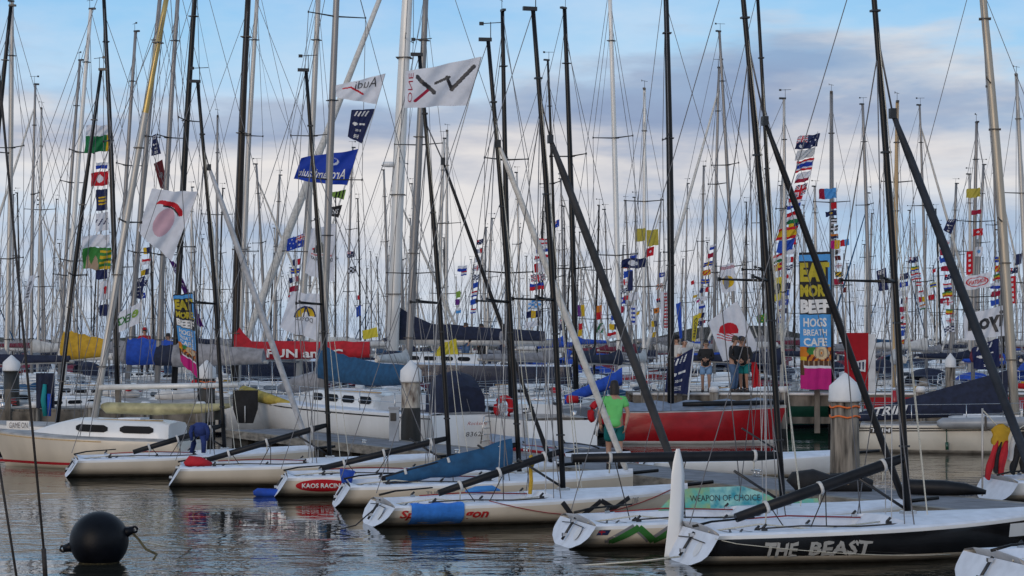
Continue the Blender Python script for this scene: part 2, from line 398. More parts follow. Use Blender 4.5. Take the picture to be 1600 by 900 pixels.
# ------------------------------------------------------------------ sportboats (racing keelboats with black masts)
def sportboat(label, X, Y, deg, top=None, moff=3.6, L=6.0, hullk='gelwarm', jib=None, jibat=None, boom=None, spread=.40, cover=None, tiller=True, rud=True, mast=True, deckk='deck', mastk='carbon', group='sportboats moored bow-in along the floating dock', sheerk='gel', r=.051, fs=.42):
    T = empty('sportboat', (X, Y, 0), deg, label, 'sailboat', group)
    H = Hull(L, 2.15, fs, fs+.14, stern=.90, full=2.0, chine=True, overhang=-.26); T_H[T.name] = H
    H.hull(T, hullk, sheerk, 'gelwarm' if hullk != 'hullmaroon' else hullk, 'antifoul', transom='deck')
    H.deck(T, deckk, (0.03, .53), .13)
    if rud:
        rd = MB(); rd.tube([(.0, 0, .10), (.22, 0, .44)], .022, 'fitting', 6); rd.box((.04, 0, .18), (.07, .06, .05), 'steel'); rd.box((.18, 0, .40), (.07, .06, .05), 'steel'); rd.build('rudder_bracket', T)
    if tiller:
        tl = MB(); tl.tube([(.2, 0, .52), (.5, .04, .58), (1.2, .12, .62)], [.022, .018, .014], 'carbon', 6); tl.build('tiller', T)
    # hardware: blocks, cleats, jam and control lines
    for x, y in ((1.2, 0), (2.2, .5), (2.2, -.5), (3.0, .62), (3.0, -.62), (4.2, .3), (4.2, -.3), (1.0, -.8), (1.0, .8)):
        zz_ = H.zs(x/L)+(.04 if abs(y) > .5 else -.06); hw = MB(); hw.box((x, y, zz_+.015), (.08, .045, .04), 'steel' if y > .4 else 'fitting'); hw.tube([(x-.03, y, zz_+.03), (x+.03, y, zz_+.085)], .02, 'fitting', 7); hw.build('deck_block', T)
    zc = H.zs(.3)+.05
    ln = MB(); ln.tube([(.9, -.78, zc), (1.6, -.7, zc+.02), (2.4, -.86, zc+.01), (3.2, -.7, zc+.02), (4.4, -.5, zc+.06)], .012, 'ropedark', 5); ln.build('control_line', T)
    ln = MB(); ln.tube([(1.1, .7, zc), (2.0, .8, zc+.03), (3.1, .6, zc)], .012, 'ropered', 5); ln.build('control_line', T); ln = MB(); ln.tube([(.3, -.4, zc-.06), (1.2, -.1, zc), (2.0, -.3, zc-.08), (3.3, .0, zc)], .014, 'rope', 5)
    ln.build('control_line', T)
    if not mast: return T
    base = Vector((moff, 0, H.zs(moff/L)+.06))
    wy = world_of(T, base).y
    tp = loc_of(T, P(top[0], top[1], wy)); tp.y = base.y+(tp.y-base.y)*.3
    m, tips = mastmesh(T, base, tp, r, r*.78, mastk, True, (spread,), .82, .55)
    # rotating foot and vang
    ft = MB(); ft.box(base+Vector((0, 0, .04)), (.2, .18, .1), 'steel'); ft.tube([base+Vector((-.05, 0, .12)), base+Vector((-.85, 0, .62))], .024, 'fitting', 6); ft.build('mast_step', T)
    hi = base.lerp(tp, .78)
    ch = [Vector((moff-.35, s*H.b((moff-.35)/L)*.92, H.zs(.5)+.05)) for s in (1, -1)]
    for c, tip in zip(ch, tips): wires(T, [(c, tip), (tip, hi)], .010)
    for s in (1, -1): wires(T, [(Vector((moff-.45, s*H.b(.5)*.8, H.zs(.5))), base.lerp(tp, spread))], .008)
    wires(T, [(tp, Vector((.15, .0, .55)))], .008, name='backstay')
    for q, (hx, dx, sy) in enumerate(((.80, .45, .3), (.62, -.25, .25), (.97, .22, -.2), (.40, -.5, -.5))): wires(T, [(base.lerp(tp, hx), Vector((moff+dx, sy, H.zs(.5)+.1)))], .008, 'wirelight' if q % 2 else 'rope', 'halyard')
    bow = Vector((L-.12, 0, H.zs(1)+.05))
    fs = MB()
    if jib:
        a = loc_of(T, P(jibat[0], jibat[1], wy)) if jibat else hi; a.y = base.y
        a = Vector((a.x, 0, a.z))
        fs.tube([bow, bow.lerp(a, .02), bow.lerp(a, .15), bow.lerp(a, .5), bow.lerp(a, .9), a], [.03, .06, jib[1], jib[1]*1.05, jib[1]*.85, jib[1]*.5], jib[0], 9, keyfn=None)
        fs.tube([a, a.lerp(hi.lerp(tp, .3), 1.0)], .015, 'wire', 5); fs.box(a, (.09, .10, .15), 'fitting')
        fs.build('furled_jib', T)
    else: wires(T, [(bow, hi)], .010, name='forestay')
    # bowsprit and bow rail
    bs = MB(); bs.tube([(L-.6, .1, .52), (L+.55, .1, .62)], .035, 'carbon', 8); bs.build('bowsprit', T)
    if boom:
        g = base+Vector((-.08, 0, boom[1])); e = Vector((moff-boom[0], boom[3] if len(boom) > 3 else .1, boom[2]))
        b = MB(); b.tube([g, g.lerp(e, .1), g.lerp(e, .6), e], [.05, .07, .07, .06] if X < 0.5 else [.06, .085, .085, .07], 'boomblack', 10)
        bo = b.build('boom', T)
        for t in (.12, .5, .82):
            q = g.lerp(e, t); dd = (e-g).normalized(); k = MB(); k.tube([q-dd*.025, q+dd*.025], .098, 'canvaswhite', 10); k.tube([q, q+Vector((0, .03, -.25))], .012, 'rope', 5); k.build('sail_tie', bo)
        for t, x in ((.45, -.3), (.47, .0), (.8, .2)):
            sh = MB(); q = g.lerp(e, t); sh.tube([q, Vector((q.x+x, .0, H.zs(.3)-.02))], .009, 'ropedark', 5); sh.build('mainsheet', T)
        if cover:
            c = MB(); n = 14; rows = []
            for i in range(n+1):
                t = i/n; q = g.lerp(e, lerp(.03, .97, t)); hgt = lerp(.42, .16, t)*(1+.12*math.sin(t*17)); wd = lerp(.16, .11, t)
                rows.append([q+Vector((0, wd*sx, hgt*sz)) for sx, sz in ((0, .35), (.6, .1), (1, -.3), (.8, -.75), (0, -1), (-.8, -.75), (-1, -.3), (-.6, .1), (0, .35))])
            c.grid(rows, cover, True); c.build('sail_cover', T)
    return T
T_H = {}
def on_side(T, x, z, off=.016):
    H = T_H[T.name]; return Vector((x, -H.side(x, z)-off, z))
def side_text(T, s, x0, x1, z0, z1, key, bold=.0, shear=0.0, jitter=0, slope=0.0):
    mb = MB(); letters(mb, key, s, lambda u, v: on_side(T, lerp(x0, x1, u), lerp(z0, z1, v)+slope*u), bold, shear, jitter=jitter); mb.build('lettering', T)
def side_poly(T, polys, key, name='emblem', off=.006):
    """polygons in (x, z) on the starboard side, cut in strips so that they follow the hull"""
    mb = MB()
    for a, b, c, d in polys:
        rows = []
        for i in range(9):
            u = i/8; r_ = []
            for j in range(4):
                v = j/3; x = lerp(lerp(a[0], b[0], u), lerp(d[0], c[0], u), v); z_ = lerp(lerp(a[1], b[1], u), lerp(d[1], c[1], u), v); r_.append(on_side(T, x, z_, off))
            rows.append(r_)
        mb.grid(rows, key)
    mb.build(name, T)
def bar(a, b, w_):
    (x0, z0), (x1, z1) = a, b; dx, dz = x1-x0, z1-z0; l = math.hypot(dx, dz); nx, nz = -dz/l*w_/2, dx/l*w_/2
    return [(x0-nx, z0-nz), (x1-nx, z1-nz), (x1+nx, z1+nz), (x0+nx, z0+nz)]
def deck_vx(T, x, y, z, s=.55):
    """the small VX mark printed on the after deck"""
    mb = MB()
    for a, b in (((0, 1), (.25, 0)), ((.25, 0), (.55, 1)), ((.55, 1), (.68, .8)), ((.55, .0), (.95, 1)), ((.6, .9), (.9, 0))):
        p = bar(a, (b[0], b[1]), .07); i = mb.add([(x+q[0]*s, y+q[1]*s*.9, z) for q in p]); mb.face((i, i+1, i+2, i+3), 'letterdark')
    mb.build('deck_emblem', T)
def transom_disc(T):
    mb = MB(); n = 20
    for r0, r1, kk in ((.0, .12, 'letterwhite'), (.12, .135, 'grey')):
        i = mb.add([(-.012+.59*(.24+r1*.9*math.sin(2*math.pi*q/n))*.98, -.42+r1*math.cos(2*math.pi*q/n), .24+r1*.9*math.sin(2*math.pi*q/n)) for q in range(n)]); 
        mb.face([i+q for q in range(n)], kk) if r0 == 0 else None
    mb.tube([(.17, .55, .33), (.17, .1, .36), (.17, -.6, .34)], .008, 'ropedark', 5)
    mb.build('transom_emblem', T)

def pos(px, wl):
    Y = F*CZ/(wl-HY); return (px-CX)/F*Y, Y
sb = {}
x, y = pos(102, 744); sb['A'] = sportboat('small cream sportboat with silvery furled jib, blue garment hung on its boom', x, y, 15, (308, 130), jib=('jibsilver', .075), jibat=(326, 262), boom=(2.2, .62, .55, .0), moff=3.8, r=.052)
x, y = pos(264, 758); sb['B'] = sportboat('cream sportboat with bare deck, second nearest the cabin yacht, red bundle on its stern', x, y, 9, (478, 112), boom=(2.75, .78, .55), r=.052)
x, y = pos(428, 774); sb['C'] = sportboat('cream sportboat carrying a red oval with KAOS RACING on its side', x, y, 8, (655, 88), jib=('boomblack', .04), jibat=(692, 252), boom=(2.7, .62, .55), moff=3.7)
x, y = pos(521, 790); sb['D'] = sportboat('cream sportboat with blue sail cover over its boom and white furled jib', x, y, 9, (762, 65), jib=('jibwhite', .068), jibat=(778, 225), boom=(2.75, .62, .50), cover='canvasblue', moff=3.7)
x, y = pos(575, 820); sb['E'] = sportboat('white sportboat with red lettering and a blue towel hung over its side', x, y, 16.5, (830, 18), jib=('jibgrey', .078), jibat=(858, 218), boom=(2.3, .74, .52), fs=.365)
x, y = pos(878, 853); sb['F'] = sportboat('white sportboat with green angular emblem and aqua print inside its cockpit', x, y, 15, (1147, -95), jib=('boomblack', .058), jibat=(1192, 190), boom=(3.5, .86, 1.36, .25), fs=.385, moff=3.74)
x, y = pos(1062, 879); sb['G'] = sportboat('black-hulled sportboat marked THE BEAST with its white rudder lifted', x, y, 14, (1352, -110), hullk='hullblack', jib=('jibslate', .070), jibat=(1392, 178), boom=(2.7, .88, .62), fs=.47)
Y = 25.6; sb['H'] = sportboat('white sportboat stern cut off by the bottom of the photo, beside the black hull', GX(1480, Y)+.38, Y, 12, hullk='gel', mast=False)
sb['X'] = sportboat('white sportboat on the far side of the dock, behind the thick black horizontal boom', 2.95, 46.9, 5, (1183, -10), moff=3.35, L=5.3, hullk='gel', boom=None)
sb['P'] = sportboat('small maroon open boat behind the dock near the man in green', 2.3, 50.2, 119, hullk='hullmaroon', mast=False, sheerk='hullred', deckk='deckgrey', rud=False)
sb['R'] = sportboat('white sportboat by the hanging wet gear, its deck under a blue cover', 9.6, 40.2, 8, hullk='gel', mast=False, rud=False)
for k in 'ABCDEFGH': deck_vx(sb[k], .34, -.86, T_H[sb[k].name].fs+.040, .5)
for k in 'AEFG': transom_disc(sb[k])
# writing on the hulls
T = sb['C']; mb = MB(); mb.grid([[on_side(T, .97+.55*r_/5*math.cos(2*math.pi*q/32), .265+.13*r_/5*math.sin(2*math.pi*q/32), .010) for q in range(33)] for r_ in range(6)], 'red'); mb.build('emblem', T)
side_text(T, 'KAOS RACING', .55, 1.42, .215, .315, 'letterwhite', .03)
T = sb['D']; side_text(T, 'TUNING', 1.7, 2.25, .28, .34, 'grey')
T = sb['E']; side_text(T, 'Sp', .34, .60, .14, .32, 'letterred', .03, .25); side_text(T, 'gon', 1.46, 1.90, .12, .28, 'letterred', .03, .25)
side_poly(T, [bar((3.25, .40), (3.46, .14), .09), bar((3.64, .13), (4.02, .40), .085), bar((4.02, .40), (4.26, .27), .085), bar((4.14, .15), (4.62, .43), .085)], 'letterdark'); side_text(T, 'ONE', 4.68, 4.82, .30, .43, 'grey')
T = sb['F']; sh = lambda *p: [bar((x0-.92, z0), (x1-.92, z1), w_) for (x0, z0), (x1, z1), w_ in p]
side_poly(T, sh(((1.35, .13), (1.78, .37), .10), ((1.78, .37), (2.05, .15), .10), ((2.05, .15), (2.38, .37), .10)), 'grey', off=.006)
side_poly(T, sh(((1.42, .12), (1.85, .36), .10), ((1.85, .36), (2.12, .13), .10), ((2.12, .13), (2.45, .36), .10), ((2.4, .36), (3.0, .36), .05), ((2.35, .26), (3.0, .26), .05), ((2.3, .15), (3.0, .15), .05), ((2.42, .13), (2.48, .36), .08)), 'printgreen', off=.012)
side_poly(T, [[(.26, .25), (.44, .25), (.49, .33), (.31, .33)]], 'navy', 'flag_sticker'); side_poly(T, [bar((.30, .30), (.40, .30), .014), bar((.34, .26), (.35, .325), .014)], 'red', 'flag_sticker', .010)
# aqua artwork inside F's far coaming
mb = MB(); H = T_H[T.name]; rows = []
for i in range(25):
    x = lerp(1.9, 4.6, i/24); hh = .35*math.sin(math.pi*min(1, i/5)/2)*(1 if i < 13 else max(.3, 1-(i-13)*.12)); yy = H.b(x/6)*.8
    rows.append([(x, yy-.02, H.zs(x/6)+.02), (x, yy, H.zs(x/6)+.03+hh*.5), (x, yy+.03, H.zs(x/6)+.03+hh)])
ck = lambda a, b: 'artwork' if a < 8 or a > 15 else 'artworkpale'
mb.grid(rows, ck, True); mb.build('cockpit_side', T)
mb = MB(); letters(mb, 'letterdark', 'WEAPON OF CHOICE', lambda u, v: Vector((lerp(2.45, 3.65, u), H.b(lerp(2.45, 3.65, u)/6)*.8-.012+.012*v, H.zs(.5)+.15+.10*v))); mb.build('lettering', T)
T = sb['G']; side_text(T, 'THE', .92, 1.42, .15, .36, 'silverpaint', .035, .1, jitter=.07); side_text(T, 'BEAST', 1.58, 2.55, .16, .37, 'silverpaint', .035, .1, jitter=.07)
mb = MB(); rows = []                                                     # lifted rudder blade
for i in range(9):
    t = i/8; c = lerp(.130, .095, t)*(1 if t < .8 else (.78 if t < .95 else .30)); xx = lerp(.10, .18, t)+(.03*math.sin(t*3)); zz_ = lerp(.02, 1.62, t)
    rows.append([(xx+c*k, .62+.022*q*(1 if t < .98 else .3), zz_) for k, q in ((-1, 0), (-.5, 1), (.3, 1.1), (1, 0), (.3, -1.1), (-.5, -1), (-1, 0))])
mb.grid(rows, 'gel', True); mb.build('rudder_blade', T)
mb = MB(); rows = []
for i in range(6):
    x = lerp(5.0, 5.9, i/5); rows.append([on_side(T, x, .30, .006), on_side(T, x, .50, .006)])
mb.grid(rows, 'gel'); mb.build('bow_sticker', T)
# black hull's pale bottom edge comes from the boot band of the hull itself

# ------------------------------------------------------------------ cruising yachts
def cabin(parent, H, t0, t1, h, wf=.62, key='gel', nwin=3, tops=None, winz=(.35, .75), stepped=False):
    mb = MB(); rows = []; L = H.L; n = 12
    def prof(t):
        u = (t-t0)/(t1-t0); hh = h*(1 if u < .62 else max(.03, 1-((u-.62)/.38)**1.4)); 
        if u < .04: hh *= .9
        return hh, H.b(t)*wf*(1 if u < .6 else lerp(1, .62, (u-.6)/.4))
    for i in range(n+1):
        t = lerp(t0, t1, i/n); hh, wd = prof(t); zb = H.zs(t)+.02; x = L*t
        rows.append([(x, wd*1.06, zb), (x, wd, zb+hh*.85), (x, wd*.86, zb+hh), (x, 0, zb+hh*1.08), (x, -wd*.86, zb+hh), (x, -wd, zb+hh*.85), (x, -wd*1.06, zb)])
    i0 = mb.grid(rows, key, True); mb.face([i0+k for k in range(7)], key)
    mb.box((L*lerp(t0, t1, .3), 0, H.zs(t0)+h*1.1+.03), (.6, .6, .06), 'deck'); mb.tube([(L*lerp(t0, t1, .05), H.b(t0)*wf*.8, H.zs(t0)+h*1.12), (L*lerp(t0, t1, .62), H.b(t0)*wf*.8, H.zs(t0)+h*1.14)], .02, 'woodmast', 5)
    c = mb.build('cabin', parent)
    for s in (1, -1):
        for k in range(nwin):
            a = lerp(.06, .66, (k+.12)/nwin); b = lerp(.06, .66, (k+.85)/nwin); wb = MB(); rows = []
            for q in range(9):
                u = lerp(a, b, q/8); e_ = min(q, 8-q); lo, hi = (winz[0], winz[1]) if e_ else (lerp(*winz, .25), lerp(*winz, .72)); t = lerp(t0, t1, u); hh, wd = prof(t)
                rows.append([(L*t, s*(lerp(wd*1.06, wd, lerp(lo, hi, f)/.85)+.014), H.zs(t)+.02+hh*lerp(lo, hi, f)) for f in (0, .5, 1)])
            wb.grid(rows, 'glass'); wb.build('window', c)
    return c
def sailcover(parent, g, e, key, h=.42, droop=0.0, name='sail_cover', rise=1.6, peak=4):
    c = MB(); n = 16; rows = []; rr = random.Random(int(abs(g.x)*100)+3)
    for i in range(n+1):
        t = i/n; q = g.lerp(e, t)-Vector((0, 0, droop*math.sin(math.pi*t))); hgt = h*(1+(rise-1)*max(0, 1-t*peak)**1.3)*(1-(.45 if peak < 5 else .15)*t)*(1+rr.uniform(-.05, .05)); wd = lerp(.17, .12, t)*(h/.42)**.6
        rows.append([q+Vector((0, wd*sx, hgt*sz-.04)) for sx, sz in ((0, 1), (.45, .8), (.9, .4), (1, .12), (.55, -.12), (0, -.18), (-.55, -.12), (-1, .12), (-.9, .4), (-.45, .8), (0, 1))])
    c.grid(rows, key, True); i = c.add(rows[-1]); c.face(range(i, i+10), key); i = c.add(rows[0]); c.face(range(i+9, i-1, -1), key)
    return c.build(name, parent)
def yacht(label, X, Y, deg, L=9.0, B=2.9, fs=.95, fb=1.25, hullk='gel', boot='hullnavy', cab=(.30, .66, .42), nwin=3, mast=None, boomL=3.6, coverk='canvasnavy', coverh=.36, group=None, name='sailing_yacht',
          wr=.010, rails=True, full=2.2, jib=None, backstay=True, boomz=1.15, spread=(.33, .62), span=.95, stripe=None, hullname='hull', rise=1.6, boomk='alu', dodger=None, deckk='decktan', peak=4, gear=True):
    """mast: (base_local_x, top_local (x, y, z), r0, r1, material[, gold])"""
    T = empty(name, (X, Y, 0), deg, label, 'yacht', group)
    H = Hull(L, B, fs, fb, stern=.72, full=full, rake=L*.07, overhang=-.25); T_H[T.name] = H
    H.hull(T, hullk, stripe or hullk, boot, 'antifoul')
    H.deck(T, deckk, (0.04, cab[0] if cab else .3), .25, n=16, camber=.06)
    if cab: cabin(T, H, cab[0], cab[1], cab[2], nwin=nwin)
    if rails:
        for s in (1, -1):
            mb = MB(); ts = [.02, .2, .38, .56, .74, .9, .985]
            for t in ts: mb.tube([(L*t, s*H.b(t)*.95, H.zs(t)), (L*t, s*H.b(t)*.95, H.zs(t)+.6)], .014, 'steel', 5)
            for hh in (.32, .6): mb.tube([(L*t, s*H.b(t)*.95, H.zs(t)+hh) for t in ts], wr*.8, 'steel', 4)
            mb.build('guard_rail', T)
        mb = MB(); mb.tube([(L*.985, s*H.b(.985)*.95, H.zs(1)+.6) for s in (1, -1)], .016, 'steel', 5); mb.build('bow_rail', T); mb = MB(); mb.tube([(L*.02, s*H.b(.02)*.95, H.zs(0)+.6) for s in (1, -1)], .016, 'steel', 5); mb.build('stern_rail', T)
    if mast:
        bx, tp, r0, r1, mk = mast[:5]; tp = Vector(tp)
        base = Vector((bx, 0, H.zs(bx/L)+(cab[2] if cab and cab[0] < bx/L < cab[1] else .05)))
        m, tips = mastmesh(T, base, tp, r0, r1, mk, True, spread, span, .12, gold=mast[5] if len(mast) > 5 else None)
        hi = base.lerp(tp, .96)
        for k, s in enumerate((1, -1)):
            ch = Vector((bx-.1, s*H.b(bx/L)*.94, H.zs(bx/L)+.05)); pts = [ch]+[tips[2*j+k] for j in range(len(spread))]+[hi]
            wires(T, list(zip(pts, pts[1:]))+[(ch+Vector((-.25, 0, 0)), base.lerp(tp, spread[0]))], wr)
        bow = Vector((L*.985, 0, H.zs(1)+.05)); 
        if jib:
            f = MB(); a = base.lerp(tp, jib[2] if len(jib) > 2 else .93); f.tube([bow, bow.lerp(a, .03), bow.lerp(a, .15), bow.lerp(a, .6), bow.lerp(a, .96), a], [.03, .05, jib[1], jib[1]*.85, jib[1]*.5, .02], jib[0], 8); f.build('furled_jib', T)
        else: wires(T, [(bow, base.lerp(tp, .93))], wr, name='forestay')
        if backstay: wires(T, [(tp, Vector((.05, 0, H.zs(0)+.1)))], wr, name='backstay')
        if boomL:
            g = base+Vector((-.12, 0, boomz-(base.z-H.zs(bx/L))*.5)); e = g+Vector((-boomL, 0, .08))
            b = MB(); b.tube([g, e], [.075, .065], boomk, 8); b.tube([e, base.lerp(tp, .9)], wr*.7, 'wire', 4, caps=False); b.build('boom', T)
            if coverk: sailcover(T, g+Vector((.1, 0, .05)), e+Vector((.15, 0, .05)), coverk, coverh, rise=rise, peak=peak)
    if group is None and gear:
        rr = random.Random(int(abs(X*7+Y*13)))
        for sd in (1, -1):
            for t in (.3, .52): mb = MB(); q = H.side(L*t, .55)*sd; mb.tube([(L*t, q+.10*sd, .30), (L*t, q+.12*sd, .36), (L*t, q+.12*sd, .72), (L*t, q+.09*sd, .80), (L*t, q*.97, H.zs(t)+.3)], [.05, .10, .10, .04, .012], rr.choice(('gel', 'canvasnavy', 'gel')), 8); mb.build('fender', T)
            mb = MB(); mb.lathe([(.08, 0), (.06, .06), (.085, .16), (.02, .18)], (L*.2, sd*H.b(.2)*.8, H.zs(.2)+.02), 'steel', 10); mb.build('winch', T)
        k = rr.choice(('canvasgrey', 'canvasnavy', 'canvasblue', 'canvaswhite', 'canvasmaroon')); mb = MB(); z0 = H.zs(.8)+.12; mb.tube([(L*.70, .1, z0+.05), (L*.74, .12, z0+.1), (L*.82, -.05, z0+.08), (L*.92, .0, z0)], [.08, .19, .17, .06], k, 9); mb.build('deck_bag', T)
        for q in range(3): mb = MB(); x_ = L*(.22+.1*q); mb.tube([(x_+.16*math.cos(a*.7), (.3-.3*q)+.16*math.sin(a*.7), H.zs(.3)+.10+.012*a) for a in range(18)], .018, rr.choice(('rope', 'ropedark', 'ropered')), 5); mb.build('rope_coil', T)
        mb = MB(); mb.tube([(.05, .5, fs+.3), (.0, .5, fs+.75), (.02, .5, fs+1.6)], .016, 'steel', 5); mb.tube([(.02, -.4, fs+.6), (.02, -.1, fs+.62)], .11, rr.choice(('red', 'gel', 'canvasyellow')), 9); mb.build('stern_gear', T)
    if dodger:
        mb = MB(); t0 = cab[0]-.10; rows = []
        for i in range(6):
            u = i/5; x = L*lerp(t0, cab[0]+.04, u); hh = dodger[1]*math.sin(math.pi*(.18+.5*u)); wd = H.b(t0)*.66
            rows.append([(x, wd*c, H.zs(t0)+.1+hh*s_) for c, s_ in ((1, 0), (.98, .6), (.75, .95), (0, 1.05), (-.75, .95), (-.98, .6), (-1, 0))])
        mb.grid(rows, dodger[0], True); mb.build('dodger', T)
    return T
def listed(label, pt, pr, Y, wpx, mk, deg, H_=None, L=10, bx=.57, gold=None, **kw):
    """a yacht whose mast runs in the photo from pixel pt down through pr, standing at distance Y"""
    s = F/Y; sl = (pr[0]-pt[0])/(pr[1]-pt[1]); fb = kw.get('fb', 1.25); cab = kw.get('cab', (.30, .66, .42))
    zb = kw.get('fs', .95)+.12+(cab[2] if cab else 0); yb = HY+(CZ-zb)*s; xb = pt[0]+sl*(yb-pt[1])
    ty, tx = pt[1], pt[0]
    if pt[1] <= 2:                                                        # runs out of the picture: carry it on
        ext = (H_ or 15); ty = HY-(ext-CZ)*s
        ty = min(ty, -25); tx = pt[0]+sl*(ty-pt[1])
    base = P(xb, yb, Y); top = P(tx, ty, Y); a = R(deg); lx = bx*L
    X0 = base.x-lx*math.cos(a); Y0 = base.y-lx*math.sin(a)
    T_ = Vector((X0, Y0, 0)); d = top-T_; c, s_ = math.cos(-a), math.sin(-a)
    tl = (d.x*c-d.y*s_, d.x*s_+d.y*c, d.z)
    r = wpx/2/s
    m = (lx, tl, r, r*.72, mk) if not gold else (lx, tl, r, r*.72, mk, gold)
    USED.append((base.x, base.y))
    kw.setdefault('wr', .0105)
    return yacht(label, X0, Y0, deg, L=L, mast=m, **kw)
USED = []
# nearest cabin yacht, bow towards the picture's left edge
A0 = listed('white trailer yacht with long dark cabin window and aluminium mast tinted sunlit on top', (260, 0), (148, 648), 51.3, 11, 'alu', 168, H_=12.5, L=5.7, bx=.50, gold='gold', B=2.4, fs=.70, fb=.88, boot='gelwarm', cab=(.10, .80, .46), nwin=2, boomL=3.8, coverk=None, boomz=1.05, rails=False, boomk='aluwhite', hullk='gelwarm', spread=(.45,), span=.8, gear=False)
g = Vector((.50*5.7-.2, 0, 1.72)); mb = MB(); mb.tube([g+Vector((0, 0, -.15)), g+Vector((-.15, 0, -.2)), g+Vector((-1.5, 0, -.23)), g+Vector((-2.8, 0, -.2)), g+Vector((-3.5, 0, -.12))], [.06, .15, .16, .13, .06], 'sailgold', 10); mb.build('rolled_sail', A0)
H = T_H[A0.name]; mb = MB(); mb.grid([[(5.7*i/24, H.side(5.7*i/24, z_)+.010, z_) for z_ in (.10, .135, .165)] for i in range(25)], 'hullred'); mb.build('side_stripe', A0)
mb = MB(); mb.grid([[(5.7*i/24, H.side(5.7*i/24, H.zs(i/24)-.05)+.008, H.zs(i/24)-d_) for d_ in (.05, .02)] for i in range(9, 25)], 'woodmast'); mb.build('side_stripe', A0)
GO = listed('white sportboat with black mast and a GAME ON nameplate, beyond the cabin yacht', (158, 110), (90, 655), 57.5, 7, 'carbon', 172, L=6.5, bx=.5, fs=.75, fb=.9, cab=None, boomL=0, B=2.3, rails=False, spread=(.42,), span=.8, gear=False)
mb = MB(); letters(mb, 'hullnavy', 'GAME ON', lambda u, v: P(lerp(14, 43, u), lerp(669, 660, v), 54.3)); w_ = MB(); w_.box(P(28, 664.5, 54.36), (.62, .02, .24), 'gel')
for k, m_ in (('name_board', w_), ('lettering', mb)):
    m_.v = [tuple(loc_of(GO, p)) for p in m_.v]; m_.build(k, GO)
